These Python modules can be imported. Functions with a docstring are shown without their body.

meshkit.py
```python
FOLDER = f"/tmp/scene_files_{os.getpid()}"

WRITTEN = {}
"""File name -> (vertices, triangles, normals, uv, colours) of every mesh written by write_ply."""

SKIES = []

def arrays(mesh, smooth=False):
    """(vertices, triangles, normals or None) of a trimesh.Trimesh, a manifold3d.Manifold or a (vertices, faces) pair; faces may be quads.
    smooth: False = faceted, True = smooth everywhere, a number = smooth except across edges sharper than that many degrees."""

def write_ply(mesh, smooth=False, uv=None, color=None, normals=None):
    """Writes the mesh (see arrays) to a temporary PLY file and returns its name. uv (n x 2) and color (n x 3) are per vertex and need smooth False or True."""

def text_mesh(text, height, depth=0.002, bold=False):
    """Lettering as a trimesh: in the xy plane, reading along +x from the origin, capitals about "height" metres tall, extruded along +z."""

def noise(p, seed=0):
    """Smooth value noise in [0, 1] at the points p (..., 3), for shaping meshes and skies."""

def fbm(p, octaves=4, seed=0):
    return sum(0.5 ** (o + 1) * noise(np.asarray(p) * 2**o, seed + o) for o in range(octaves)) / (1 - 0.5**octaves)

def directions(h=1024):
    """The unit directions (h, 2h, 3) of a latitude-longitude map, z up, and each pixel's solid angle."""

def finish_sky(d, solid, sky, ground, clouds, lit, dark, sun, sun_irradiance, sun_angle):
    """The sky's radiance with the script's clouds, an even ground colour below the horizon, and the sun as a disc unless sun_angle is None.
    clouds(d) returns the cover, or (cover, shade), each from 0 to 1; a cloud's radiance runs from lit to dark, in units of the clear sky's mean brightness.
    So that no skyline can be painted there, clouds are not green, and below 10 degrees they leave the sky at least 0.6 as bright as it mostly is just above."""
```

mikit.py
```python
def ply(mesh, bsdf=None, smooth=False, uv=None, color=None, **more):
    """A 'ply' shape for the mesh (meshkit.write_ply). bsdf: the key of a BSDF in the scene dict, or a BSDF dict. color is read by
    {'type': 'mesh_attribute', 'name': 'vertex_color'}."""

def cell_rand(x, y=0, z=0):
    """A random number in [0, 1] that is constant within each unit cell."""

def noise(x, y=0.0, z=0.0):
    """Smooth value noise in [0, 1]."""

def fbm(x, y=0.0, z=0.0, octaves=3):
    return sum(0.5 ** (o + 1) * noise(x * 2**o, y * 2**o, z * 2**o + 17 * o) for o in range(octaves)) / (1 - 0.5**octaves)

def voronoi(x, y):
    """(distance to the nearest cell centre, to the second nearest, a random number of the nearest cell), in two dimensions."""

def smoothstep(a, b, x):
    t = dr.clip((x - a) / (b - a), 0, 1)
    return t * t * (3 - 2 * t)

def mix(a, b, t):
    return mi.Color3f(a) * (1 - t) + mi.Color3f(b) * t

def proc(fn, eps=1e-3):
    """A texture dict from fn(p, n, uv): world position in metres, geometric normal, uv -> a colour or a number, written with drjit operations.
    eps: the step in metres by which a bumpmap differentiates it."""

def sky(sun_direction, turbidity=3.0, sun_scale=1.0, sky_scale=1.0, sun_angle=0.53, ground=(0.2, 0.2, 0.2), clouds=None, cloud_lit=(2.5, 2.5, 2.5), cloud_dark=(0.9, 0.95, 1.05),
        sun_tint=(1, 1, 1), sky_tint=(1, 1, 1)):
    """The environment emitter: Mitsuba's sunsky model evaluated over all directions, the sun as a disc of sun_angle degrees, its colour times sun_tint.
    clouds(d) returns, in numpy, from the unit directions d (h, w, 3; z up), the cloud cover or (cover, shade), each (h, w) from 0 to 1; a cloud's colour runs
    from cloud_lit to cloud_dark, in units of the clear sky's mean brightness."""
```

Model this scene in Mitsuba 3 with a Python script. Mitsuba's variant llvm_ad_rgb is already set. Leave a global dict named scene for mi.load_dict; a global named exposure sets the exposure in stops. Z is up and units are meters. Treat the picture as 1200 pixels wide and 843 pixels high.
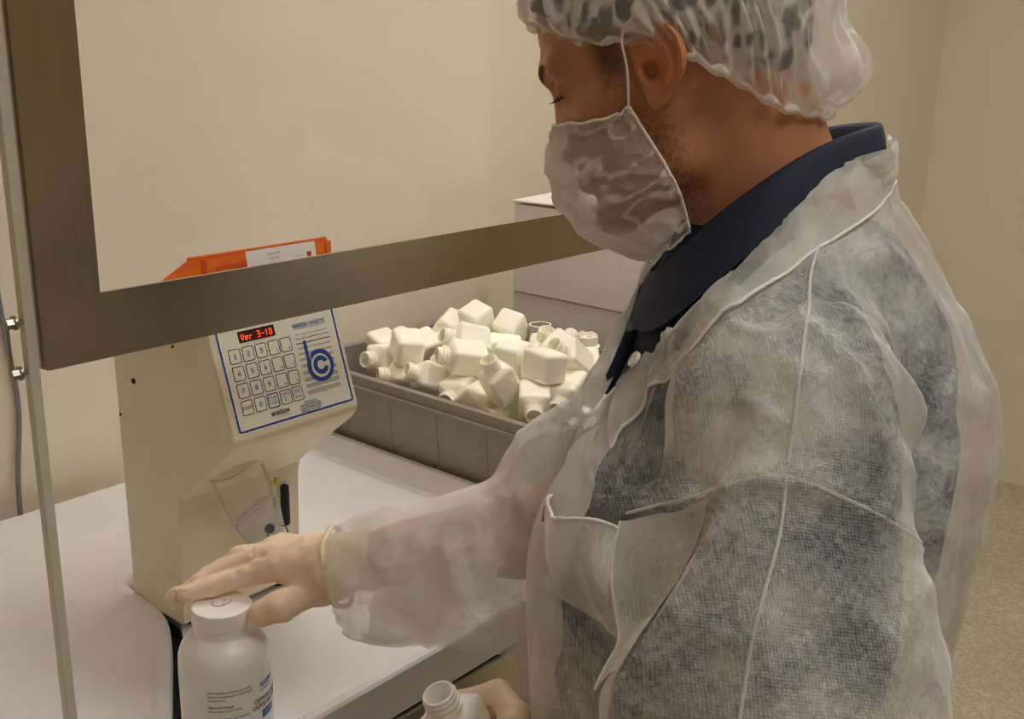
import math, random, numpy as np, trimesh, manifold3d as m3, drjit as dr, mitsuba as mi, mikit, meshkit
from mikit import ply, proc, noise, fbm, voronoi, cell_rand, smoothstep, mix
from shapely.geometry import Polygon, box as sbox, LineString, Point
T = mi.ScalarTransform4f
rng = np.random.default_rng(7); random.seed(7)
scene, labels = {}, {}
exposure = -.20

# ---------------------------------------------------------------- camera (calibrated: x along the hood front, y into the hood, z up)
_f, _p, _r, _y = 1279.3, .28402, -.019386, .69879
_fw = np.array([math.cos(_y) * math.cos(_p), math.sin(_y) * math.cos(_p), -math.sin(_p)])
_rt = np.array([math.sin(_y), -math.cos(_y), 0.0]); _dn = np.cross(_fw, _rt)
_rt, _dn = _rt * math.cos(_r) + _dn * math.sin(_r), -_rt * math.sin(_r) + _dn * math.cos(_r)
CAM = np.array([0, 0, 1.65])
_m = np.eye(4); _m[:3, 0] = -_rt; _m[:3, 1] = -_dn; _m[:3, 2] = _fw; _m[:3, 3] = CAM
scene['camera'] = {'type': 'perspective', 'fov': 2 * math.degrees(math.atan(600 / _f)), 'fov_axis': 'x', 'near_clip': .02, 'far_clip': 60., 'to_world': T(_m)}

# ---------------------------------------------------------------- light: flat ceiling panels of the room
LAMP = 6.0
PANELS = [(1.40, .95, .6, 1.2), (2.7, .45, 1.2, .6), (.75, -.45, 1.2, .6), (-2.6, -2.2, 1.2, .6)]

# ---------------------------------------------------------------- helpers
def bsdf(name, **k):
    scene[name] = k
    return name

def rgb(*c):
    return {'type': 'rgb', 'value': list(c if len(c) == 3 else c * 3)}

def pr(name, col, rough=.5, **k):
    c = col if isinstance(col, dict) else rgb(*col)
    return bsdf(name, type='twosided', bsdf={'type': 'principled', 'base_color': c, 'roughness': rough, **k})

def put(key, mesh, mat, smooth=False, label=None, cat=None, group=None, kind=None, uv=None, color=None, **more):
    n = 0; k = key
    while k in scene:
        n += 1; k = f'{key}_{n:03d}'
    scene[k] = ply(mesh, mat, smooth=smooth, uv=uv, color=color, **more)
    tag(k, label, cat, group, kind)
    return k

def tag(k, label=None, cat=None, group=None, kind=None):
    d = {a: b for a, b in (('label', label), ('category', cat), ('group', group), ('kind', kind)) if b}
    if d: labels[k] = d
    return k

def cat(*ms):
    ms = [x for m in ms for x in (m if isinstance(m, (list, tuple)) else [m])]
    return trimesh.util.concatenate(ms)

def bx(x0, x1, y0, y1, z0, z1):
    return trimesh.creation.box(bounds=[[x0, y0, z0], [x1, y1, z1]])

def tm(man):
    m = man.to_mesh(); return trimesh.Trimesh(m.vert_properties[:, :3], m.tri_verts, process=False)

def man(mesh):
    mesh.merge_vertices(); return m3.Manifold(m3.Mesh(np.asarray(mesh.vertices, np.float32), np.asarray(mesh.faces, np.uint32)))

def rbox(x0, x1, y0, y1, z0, z1, r=.003, seg=8):
    s = m3.Manifold.sphere(r, seg)
    return tm(m3.Manifold.batch_hull([s.translate((x, y, z)) for x in (x0 + r, x1 - r) for y in (y0 + r, y1 - r) for z in (z0 + r, z1 - r)]))

def extrude(poly, axis, a, b):
    """a shapely polygon extruded along a world axis: 'x' (poly in y,z), 'y' (poly in x,z), 'z' (poly in x,y), from a to b"""
    m = trimesh.creation.extrude_polygon(poly, b - a, engine='earcut')
    v = m.vertices.copy(); v[:, 2] += a
    if axis == 'x': v = v[:, [2, 0, 1]]
    if axis == 'y': v = v[:, [0, 2, 1]]; m.faces = m.faces[:, ::-1]
    m.vertices = v
    return m

def lathe(prof, n=48, sections=None):
    m = trimesh.creation.revolve(np.asarray(prof, float), sections=n); return m

def frame_from(z, x=None):
    z = np.asarray(z, float); z = z / np.linalg.norm(z)
    x = np.array([1, 0, 0.]) if x is None else np.asarray(x, float)
    x = x - z * (x @ z)
    if np.linalg.norm(x) < 1e-6: x = np.array([0, 1, 0.]) - z * z[1]
    x /= np.linalg.norm(x)
    return np.stack([x, np.cross(z, x), z], 1)

def moved(mesh, R=None, t=(0, 0, 0)):
    m = mesh.copy(); v = np.asarray(m.vertices)
    m.vertices = (v @ np.asarray(R).T if R is not None else v) + np.asarray(t)
    return m

def spline(P, n):
    from scipy.interpolate import CubicSpline
    P = np.asarray(P, float); d = np.r_[0, np.cumsum(np.linalg.norm(np.diff(P, axis=0), axis=1))]
    return CubicSpline(d / d[-1], P)(np.linspace(0, 1, n))

def tube(P, r, sides=8, closed=False):
    P = np.asarray(P, float); n = len(P); r = np.broadcast_to(np.asarray(r, float), (n,))
    t = np.roll(P, -1, 0) - np.roll(P, 1, 0) if closed else np.gradient(P, axis=0)
    t /= np.linalg.norm(t, axis=1, keepdims=True) + 1e-12
    a = np.cross(t[0], [0, 0, 1.] if abs(t[0][2]) < .9 else [1., 0, 0]); A = []
    for k in range(n):
        a = a - t[k] * (a @ t[k]); a /= np.linalg.norm(a); A.append(a)
    A = np.array(A); B = np.cross(t, A); ang = np.arange(sides) * 2 * np.pi / sides
    v = P[:, None] + r[:, None, None] * (np.cos(ang)[None, :, None] * A[:, None] + np.sin(ang)[None, :, None] * B[:, None])
    v = v.reshape(-1, 3); f = []
    for i in range(n if closed else n - 1):
        j = (i + 1) % n
        for k in range(sides):
            l = (k + 1) % sides
            f += [[i * sides + k, i * sides + l, j * sides + l], [i * sides + k, j * sides + l, j * sides + k]]
    if not closed:
        v = np.vstack([v, P[:1], P[-1:]]); c0, c1 = n * sides, n * sides + 1
        for k in range(sides):
            l = (k + 1) % sides
            f += [[c0, l, k], [c1, (n - 1) * sides + k, (n - 1) * sides + l]]
    return trimesh.Trimesh(v, f, process=False)

def sheet(P):
    """grid of points (n, m, 3) -> open surface with uv"""
    n, m = P.shape[:2]; i, j = np.meshgrid(np.arange(n - 1), np.arange(m - 1), indexing='ij'); a = i * m + j
    q = np.stack([a, a + 1, a + m + 1, a + m], -1).reshape(-1, 4)
    return trimesh.Trimesh(P.reshape(-1, 3), np.vstack([q[:, [0, 1, 2]], q[:, [0, 2, 3]]]), process=False)

# signed distance toolkit: fields are functions of points (n, 3)
def rcone(p, a, b, r1, r2):
    a, b = np.asarray(a, float), np.asarray(b, float); ba = b - a
    h = np.clip(((p - a) @ ba) / (ba @ ba), 0, 1)
    return np.linalg.norm(p - a - h[:, None] * ba, axis=1) - (r1 + (r2 - r1) * h)

def ell(p, c, r):
    q = (p - np.asarray(c)) / np.asarray(r); k0 = np.linalg.norm(q, axis=1); k1 = np.linalg.norm(q / np.asarray(r), axis=1)
    return k0 * (k0 - 1) / np.maximum(k1, 1e-9)

def smin(a, b, k):
    h = np.clip(.5 + .5 * (b - a) / k, 0, 1); return b * (1 - h) + a * h - k * h * (1 - h)

def smax(a, b, k):
    return -smin(-a, -b, k)

def nets(fn, lo, hi, h, pad=1):
    """surface nets of fn(points) = 0 over a box"""
    lo, hi = np.asarray(lo, float), np.asarray(hi, float); n = np.ceil((hi - lo) / h).astype(int) + 1
    ax = [lo[k] + h * np.arange(n[k]) for k in range(3)]
    F = np.empty(n)
    for i0 in range(0, n[0], 16):
        g = np.stack(np.meshgrid(ax[0][i0:i0 + 16], ax[1], ax[2], indexing='ij'), -1)
        F[i0:i0 + 16] = fn(g.reshape(-1, 3)).reshape(g.shape[:3])
    F[[0, -1]] = np.maximum(F[[0, -1]], 1e-4); F[:, [0, -1]] = np.maximum(F[:, [0, -1]], 1e-4); F[:, :, [0, -1]] = np.maximum(F[:, :, [0, -1]], 1e-4)
    S = F < 0; c = n - 1
    acc, cnt = np.zeros((*c, 3)), np.zeros(c)
    sl = lambda o: tuple(slice(o[k], o[k] + c[k]) for k in range(3))
    cor = [(x, y, z) for x in (0, 1) for y in (0, 1) for z in (0, 1)]
    for o in cor:
        for k in range(3):
            if o[k] == 0:
                o2 = tuple(o[j] + (j == k) for j in range(3)); A, B = F[sl(o)], F[sl(o2)]
                m = S[sl(o)] != S[sl(o2)]
                t = np.where(m, A / np.where(m, A - B, 1), 0)
                for j in range(3): acc[..., j] += np.where(m, o[j] + (t if j == k else 0), 0)
                cnt += m
    act = cnt > 0; idx = -np.ones(c, int); idx[act] = np.arange(act.sum())
    v = (np.argwhere(act) + acc[act] / cnt[act][:, None]) * h + lo
    faces = []
    for k in range(3):
        u, w = (k + 1) % 3, (k + 2) % 3
        o2 = tuple(slice(1 if j == k else 0, None) for j in range(3)); o1 = tuple(slice(0, -1 if j == k else None) for j in range(3))
        E = np.argwhere(S[o1] != S[o2]); E = E[(E[:, u] > 0) & (E[:, w] > 0) & (E[:, u] < c[u]) & (E[:, w] < c[w])]
        ins = S[tuple(E.T)]
        def cell(du, dw):
            q = E.copy(); q[:, u] -= du; q[:, w] -= dw; return idx[tuple(q.T)]
        q = np.stack([cell(1, 1), cell(0, 1), cell(0, 0), cell(1, 0)], 1)
        q[~ins] = q[~ins][:, ::-1]
        faces.append(q)
    q = np.vstack(faces); q = q[(q >= 0).all(1)]
    return trimesh.Trimesh(v, np.vstack([q[:, [0, 1, 2]], q[:, [0, 2, 3]]]), process=False)

def relax(m, it=6):
    from scipy.sparse import coo_matrix, diags
    e = np.vstack([m.faces[:, [0, 1]], m.faces[:, [1, 2]], m.faces[:, [2, 0]]]); n = len(m.vertices)
    A = coo_matrix((np.ones(2 * len(e)), (np.r_[e[:, 0], e[:, 1]], np.r_[e[:, 1], e[:, 0]])), (n, n)).tocsr(); A.data[:] = 1
    W = diags(1 / np.maximum(np.asarray(A.sum(1)).ravel(), 1)) @ A; v = np.array(m.vertices)
    for k in range(it):
        v = v + .5 * (W @ v - v); v = v - .51 * (W @ v - v)
    m.vertices = v; return m

def crop(m, keep):
    """keep faces whose vertices satisfy the mask (n,)"""
    f = m.faces[keep[m.faces].all(1)]; used = np.unique(f); mp = -np.ones(len(m.vertices), int); mp[used] = np.arange(len(used))
    return trimesh.Trimesh(m.vertices[used], mp[f], process=False)

def text_at(text, h, o, ex, ey, depth=.0004, bold=False, width=None, center=False):
    """lettering lying on the plane through o along ex (reading) and ey (up)"""
    m = meshkit.text_mesh(text, h, depth, bold); v = np.asarray(m.vertices).copy()
    if width: v[:, 0] *= width / (v[:, 0].max() - v[:, 0].min())
    if center: v[:, 0] -= (v[:, 0].max() + v[:, 0].min()) / 2
    m.vertices = np.asarray(o) + v[:, :1] * ex + v[:, 1:2] * ey + v[:, 2:] * np.cross(ex, ey)
    return m
# ---------------------------------------------------------------- materials
def wall_col(p, n, uv):
    return mix([.74, .66, .545], [.78, .70, .585], fbm(p.x * 2.2, p.y * 2.2, p.z * 2.2))
pr('wall_paint', proc(wall_col), .55, specular=.3)
pr('hood_white', (.80, .71, .61), .4, specular=.4)
def floor_col(p, n, uv):
    a = noise(p.x * 260, p.y * 260); b = noise(p.x * 90 + 9, p.y * 90)
    return mix([.44, .38, .27], [.58, .52, .40], fbm(p.x * 3, p.y * 3)) * (.86 + .28 * smoothstep(.35, .75, .6 * a + .4 * b))
pr('floor_vinyl', proc(floor_col), .35)
pr('ceiling_tile', (.75, .72, .66), .9)
def brush(p, n, uv):
    return .5 + .5 * noise(p.x * 6, p.y * 6, p.z * 900)
def brush_v(p, n, uv):
    return .5 + .5 * noise(p.x * 900, p.y * 900, p.z * 6)
def steel(name, fn, tint=(.52, .47, .34)):
    pr(name, {'type': 'proc', **proc(lambda p, n, uv, fn=fn: mi.Color3f(list(tint)) * (.88 + .14 * fn(p, n, uv)))}, .27, metallic=1.0)
steel('steel_h', brush); steel('steel_v', brush_v)
steel('steel_frame', lambda p, n, uv: dr.select((p.x < .4395) | (p.x > 1.621), brush_v(p, n, uv), brush(p, n, uv)), (.52, .47, .34))
pr('chrome', (.42, .40, .36), .3, metallic=1.0)
pr('tray_plastic', (.70, .69, .705), .32, specular=.5)
pr('cream_paint', (.76, .68, .50), .38, specular=.4)
pr('cream_case', (.76, .69, .53), .3, specular=.5)
pr('panel_face', (.84, .83, .70), .3, specular=.5)
pr('panel_blue', (.03, .06, .30), .4)
pr('ink_dark', (.04, .04, .06), .5)
pr('ink_blue', (.05, .08, .32), .5)
pr('ink_grey', (.42, .42, .36), .5)
pr('key_face', (.86, .85, .73), .3)
pr('rubber', (.012, .012, .013), .7)
pr('cable_grey', (.10, .10, .11), .5)
pr('lens_dark', (.045, .006, .006), .08)
bsdf('glow_base', type='diffuse', reflectance=rgb(.3, .02, .01))
pr('hdpe_white', (.86, .845, .80), .3, specular=.5)
pr('hdpe_pile', (.93, .915, .79), .34, specular=.45)
pr('hdpe_inside', (.74, .72, .52), .5)
pr('label_paper', (.84, .83, .81), .4)
pr('ink_red', (.5, .03, .03), .5)
pr('label_yellow', (.75, .60, .03), .4)
def bin_col(p, n, uv):
    return mix([.22, .195, .155], [.26, .23, .185], fbm(p.x * 30, p.y * 30, p.z * 30))
pr('bin_plastic', proc(bin_col), .42)
pr('card_white', (.66, .62, .59), .6)
pr('cap_white', (.85, .83, .81), .35)
bsdf('clear_plastic', type='thindielectric', int_ior=1.32)
bsdf('clear_solid', type='roughdielectric', int_ior=1.45, alpha=.04)
bsdf('pane_acrylic', type='thindielectric', int_ior=1.42)
bsdf('orange_clear', type='principledthin', base_color=rgb(.98, .42, .07), roughness=.1, spec_trans=.8, diff_trans=.9, eta=1.4)
bsdf('vial_clear', type='principledthin', base_color=rgb(.92, .91, .87), roughness=.12, spec_trans=.72, diff_trans=.8, eta=1.4)
bsdf('gate_clear', type='principledthin', base_color=rgb(.86, .85, .84), roughness=.15, spec_trans=.60, diff_trans=.8, eta=1.4)
pr('edge_acrylic', (.60, .58, .47), .25)
pr('capsules_orange', (.95, .45, .10), .3)

# ---------------------------------------------------------------- room
ZC = 2.75
put('floor', bx(-4.2, 4.6, -4.4, 1.7, -.1, 0), 'floor_vinyl', kind='structure')
put('ceiling', bx(-4.2, 4.6, -4.4, 1.7, ZC, ZC + .1), 'ceiling_tile', kind='structure')
put('wall_back', bx(-4.2, 4.6, 1.555, 1.7, 0, ZC), 'wall_paint', kind='structure')
put('wall_right', bx(4.37, 4.6, -4.4, 1.555, 0, ZC), 'wall_paint', kind='structure')
put('wall_left', bx(-4.3, -4.1, -4.4, 1.555, 0, ZC), 'wall_paint', kind='structure')
put('wall_front', bx(-4.2, 4.6, -4.5, -4.3, 0, ZC), 'wall_paint', kind='structure')
put('wall_back__hood_panel', bx(-1.2, 1.66, 1.465, 1.555, .5, 2.2), 'hood_white')
for i, (x, y, w, d) in enumerate(PANELS):
    k = f'ceiling_light_{i:03d}' if i else 'ceiling_light'
    scene[k + '__frame'] = ply(cat(bx(x - w / 2 - .02, x + w / 2 + .02, y - d / 2 - .02, y - d / 2, ZC - .03, ZC), bx(x - w / 2 - .02, x + w / 2 + .02, y + d / 2, y + d / 2 + .02, ZC - .03, ZC),
        bx(x - w / 2 - .02, x - w / 2, y - d / 2, y + d / 2, ZC - .03, ZC), bx(x + w / 2, x + w / 2 + .02, y - d / 2, y + d / 2, ZC - .03, ZC)), 'cap_white')
    q = trimesh.Trimesh([[x - w / 2, y - d / 2, ZC - .02], [x + w / 2, y - d / 2, ZC - .02], [x + w / 2, y + d / 2, ZC - .02], [x - w / 2, y + d / 2, ZC - .02]], [[0, 2, 1], [0, 3, 2]])
    scene[k + '__diffuser'] = {**ply(q, 'cap_white'), 'emitter': {'type': 'area', 'radiance': rgb(LAMP * 1.0, LAMP * .97, LAMP * .90)}}
    tag(k, 'flat white ceiling light panel of the clean room', 'ceiling light', 'ceiling light panels')

# ---------------------------------------------------------------- bench and trays
ZB, ZR = .945, 1.0
tag('workbench', 'stainless steel workbench under the white trays', 'workbench')
scene['workbench__deck'] = ply(cat(bx(-.9, 2.2, .742, 1.462, ZB - .03, ZB)), 'steel_h')
scene['workbench__apron'] = ply(bx(-.9, 2.2, .744, .76, ZB - .28, ZB - .031), 'steel_h')
for i, (x, y) in enumerate(((-.85, .80), (2.15, .80), (-.85, 1.42), (2.15, 1.42))):
    put('workbench__leg', bx(x - .02, x + .02, y - .02, y + .02, 0, ZB - .03), 'steel_v')

def tray(outline, z0, zf, zr, rim=.016, slope=.012):
    """shallow tray with a raised, rounded rim: outline polygon in plan"""
    o = Polygon(outline).buffer(-.02).buffer(.02, 12)
    prof = [(0, z0), (0, zr - .003), (-.003, zr), (-rim + .003, zr), (-rim, zr - .003), (-rim - slope, zf + .004), (-rim - slope - .01, zf)]
    ring = lambda d: np.asarray(o.buffer(d, 12).exterior.coords)[:-1]
    base = ring(0); n = 240
    def res(c):
        ls = LineString(np.vstack([c, c[:1]])); return np.array([ls.interpolate(t, True).coords[0] for t in np.arange(n) / n])
    first = res(base); P = []
    for d, z in prof:
        c = first if d == 0 else np.array([[q.x, q.y] for q in [LineString(np.vstack([ring(d), ring(d)[:1]])).interpolate(LineString(np.vstack([ring(d), ring(d)[:1]])).project(Point(*p))) for p in first]])
        P.append(np.c_[c, np.full(n, z)])
    P = np.array(P)
    k = np.clip((np.where(first[:, 1] > 1.10, first[:, 0] - .850, ((first - [.488, .805]) @ [.845, -.535])) - .012) / .03, 0, 1)
    P[:, :, 2] = np.where(P[:, :, 2] > zf, zf + (P[:, :, 2] - zf) * k[None], P[:, :, 2])
    P = np.concatenate([P, P[:, :1]], 1); m = sheet(P)
    floor = trimesh.creation.triangulate_polygon(Polygon(P[-1, :-1, :2]), engine='earcut')
    f = trimesh.Trimesh(np.c_[floor[0], np.full(len(floor[0]), zf)], floor[1])
    b = trimesh.creation.triangulate_polygon(Polygon(P[0, :-1, :2]), engine='earcut')
    f2 = trimesh.Trimesh(np.c_[b[0], np.full(len(b[0]), z0)], b[1][:, ::-1])
    m.merge_vertices(); m.fix_normals()
    return cat(m, f, f2)

put('work_tray', tray([(.845, 1.425), (.845, 1.155), (.660, 1.155), (.655, 1.075), (.640, 1.045), (.488, .805), (.488, .748), (1.155, .748), (1.155, 1.425)], ZB + .003, .966, ZR), 'tray_plastic', smooth=35,
    label='shallow white plastic tray under the counting machine, raised rim towards the grey bin', cat='tray')
put('rubber_mat', bx(-.6, 1.15, .7505, 1.42, ZB, ZB + .0025), 'rubber', label='black rubber mat under the white trays, showing in the gap between them', cat='mat')
def rolled(outline, z0, zt):
    o = Polygon(outline).buffer(-.05).buffer(.05, 16); P = []; n = 260
    ringp = lambda d: (lambda e: np.array([e.interpolate(t, True).coords[0] for t in np.arange(n) / n]))(o.buffer(d, 16).exterior)
    first = ringp(0)
    for a in np.linspace(0, math.pi / 2, 7):
        d = -.02 * (1 - math.cos(a)); z = zt - .02 + .02 * math.sin(a)
        if d == 0: c = first
        else:
            e = o.buffer(d, 16).exterior; c = np.array([e.interpolate(e.project(Point(*p))).coords[0] for p in first])
        P.append(np.c_[c, np.full(n, z)])
    P = np.array([np.c_[first, np.full(n, z0)]] + P); P = np.concatenate([P, P[:, :1]], 1); m = sheet(P); m.merge_vertices(); m.fix_normals()
    fl = trimesh.creation.triangulate_polygon(Polygon(P[-1, :-1, :2]), engine='earcut')
    return cat(m, trimesh.Trimesh(np.c_[fl[0], np.full(len(fl[0]), zt)], fl[1]))
# the second tray: upturned, its top flush with the machine's foot, back edge turned up along the wall
lt = rolled([(-.62, 1.385), (.825, 1.385), (.825, 1.175), (.648, 1.172), (.642, 1.09), (.634, 1.062), (.610, 1.02), (.455, .783), (.425, .752), (-.62, .752)], ZB + .003, .985)
back = extrude(Polygon([(1.33, .985), (1.365, .990), (1.392, ZR - .004), (1.40, ZR), (1.425, ZR), (1.425, ZB + .003), (1.33, ZB + .003)]), 'x', -.62, .825)
put('side_tray', cat(lt, back), 'tray_plastic', smooth=35, label='wide white plastic tray at the left with a rounded corner beside the machine', cat='tray')

# ---------------------------------------------------------------- hood front: steel frame, clear window, clear side panel
FY, X0, X1, Z0, Z1 = .80, .388, 1.62, 1.396, 2.15
tag('hood_window', 'clear hood window in a brushed stainless steel frame above the bench', 'window')
def bar(pts, axis, a, b):
    return extrude(Polygon(pts), axis, a, b)
w = .0545
fr = sbox(X0, Z0, X1 + .05, Z1).buffer(-.002).buffer(.002, 4).difference(sbox(X0 + .051, Z0 + w, X1, Z1 - .05))
put('hood_window__frame', extrude(fr, 'y', FY, FY + .004), 'steel_frame', label='brushed stainless steel frame')
put('hood_window__frame__lip', cat(rbox(X0, X0 + .004, FY + .004, FY + .022, Z0, Z1, .0012), rbox(X0 + .0042, X1 + .05, FY + .004, FY + .022, Z0, Z0 + .004, .0012)), 'steel_frame', label='turned back edge')
q = sheet(np.array([[[X0 + .04, FY + .012, Z0 + .03], [X1 + .03, FY + .012, Z0 + .03]], [[X0 + .04, FY + .012, Z1 - .02], [X1 + .03, FY + .012, Z1 - .02]]]))
put('hood_window__pane', q, 'pane_acrylic', label='clear acrylic pane')
tag('acrylic_divider', 'clear acrylic divider of the hood, its pale edge standing on the left tray', 'divider')
XS = .3765
scene['acrylic_divider__sheet'] = ply(sheet(np.array([[[XS + .0045, .812, .99], [XS + .0045, 1.46, .99]], [[XS + .0045, .812, 2.15], [XS + .0045, 1.46, 2.15]]])), 'clear_plastic')
scene['acrylic_divider__edge'] = ply(rbox(XS, XS + .009, .803, .812, .985, 2.15, .001), 'edge_acrylic')
for z in (1.437, 1.397):
    k = put('acrylic_divider__screw', cat(moved(trimesh.creation.cylinder(.0045, .006, sections=6), frame_from([1, 0, 0]), (XS - .010, .806, z)), moved(trimesh.creation.cylinder(.0022, .016, sections=10), frame_from([1, 0, 0]), (XS - .001, .806, z)),
        moved(trimesh.creation.cylinder(.0058, .002, sections=16), frame_from([1, 0, 0]), (XS - .006, .806, z))), 'chrome', smooth=30)
put('acrylic_divider__stay', moved(rbox(-.0015, .0015, -.002, .002, 0, .045, .0007), None, (XS - .012, .807, 1.395)), 'chrome')

# cable on the wall
put('power_cable', tube(spline([(.655, 1.460, 1.42), (.652, 1.459, 1.34), (.659, 1.459, 1.22), (.663, 1.459, 1.14), (.652, 1.456, 1.06), (.645, 1.45, .99), (.644, 1.445, .952)], 40), .004, 8), 'cable_grey', True,
    label='dark grey cable hanging down the back wall at the left edge', cat='cable')

# ---------------------------------------------------------------- counting machine
MX0, MX1 = .637, .810
tag('counting_machine', 'cream tablet counting machine with a sloped keypad panel and red display', 'counting machine')
prof = [(1.035, .976), (1.142, .976), (1.142, 1.325), (1.075, 1.352), (1.06, 1.366), (.9625, 1.366), (.9165, 1.2405), (.918, 1.230), (.926, 1.221), (1.015, 1.150), (1.026, 1.138), (1.030, 1.122)]
pp = Polygon(prof).buffer(-.004).buffer(.004, 4)
put('counting_machine__body', cat(extrude(pp, 'x', MX0, MX1)), 'cream_paint', smooth=40)
P0 = np.array([MX0, .916, 1.24]); EX = np.array([1, 0, 0.]); EY = np.array([0, .035, .106]) / np.linalg.norm([.035, .106]); EN = np.cross(EX, EY)
def pt(u, v, h=0): return P0 + EX * u / 1000 + EY * v / 1000 + EN * h / 1000
def plate(u0, u1, v0, v1, h0, h1, r=2.0, mat=None, hole=None):
    g = sbox(u0, v0, u1, v1).buffer(-r).buffer(r, 4)
    if hole: g = g.difference(sbox(u0 + hole, v0 + hole, u1 - hole, v1 - hole).buffer(-max(r - hole, .3)).buffer(max(r - hole, .3), 4))
    m = trimesh.creation.extrude_polygon(g, h1 - h0, engine='earcut'); v = np.asarray(m.vertices)
    m.vertices = np.array([pt(a, b, c + h0) for a, b, c in v]); return m
# moulded case front with rounded lip
cs = [];
rs = m3.Manifold.sphere(.0035, 12)
corner = [pt(2.2, -1.0, -2.5), pt(171.5, -1.0, -2.5), pt(171.5, 137, -2.5), pt(2.2, 137, -2.5)]
cs = [rs.translate(tuple(c)) for c in corner] + [rs.translate(tuple(c - EN * .02)) for c in corner]
put('counting_machine__panel_case', tm(m3.Manifold.batch_hull(cs)), 'cream_case', smooth=40)
put('counting_machine__face_plate', plate(7.5, 169, 4.0, 133, .8, 1.6, 3), 'panel_face', label='pale keypad plate')
put('counting_machine__face_plate__border', plate(8.2, 168.2, 4.8, 132, 1.6, 1.8, 3, hole=2.4), 'panel_blue', label='blue border line')
# display
kd = put('counting_machine__display', plate(35.3, 82.8, 98.6, 111.0, 1.6, 2.2, .8), 'lens_dark', label='dark red display window')
seg = {'V': [(0, 1, 0, .35), (0, .35, .5, 0), (.5, 0, 1, .35), (1, .35, 1, 1)], 'e': [(0, .3, 1, .3), (1, .3, 1, .6), (1, .6, 0, .6), (0, .6, 0, 0), (0, 0, .9, 0)], 'r': [(0, 0, 0, .55), (0, .4, .4, .58), (.4, .58, .9, .55)],
       '3': [(0, 1, 1, 1), (1, 1, 1, 0), (0, .5, 1, .5), (0, 0, 1, 0)], '-': [(0, .5, 1, .5)], '1': [(.5, 0, .5, 1), (.2, .8, .5, 1)], '0': [(0, 0, 0, 1), (0, 1, 1, 1), (1, 1, 1, 0), (1, 0, 0, 0)]}
dg = []; u = 38.5
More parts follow.
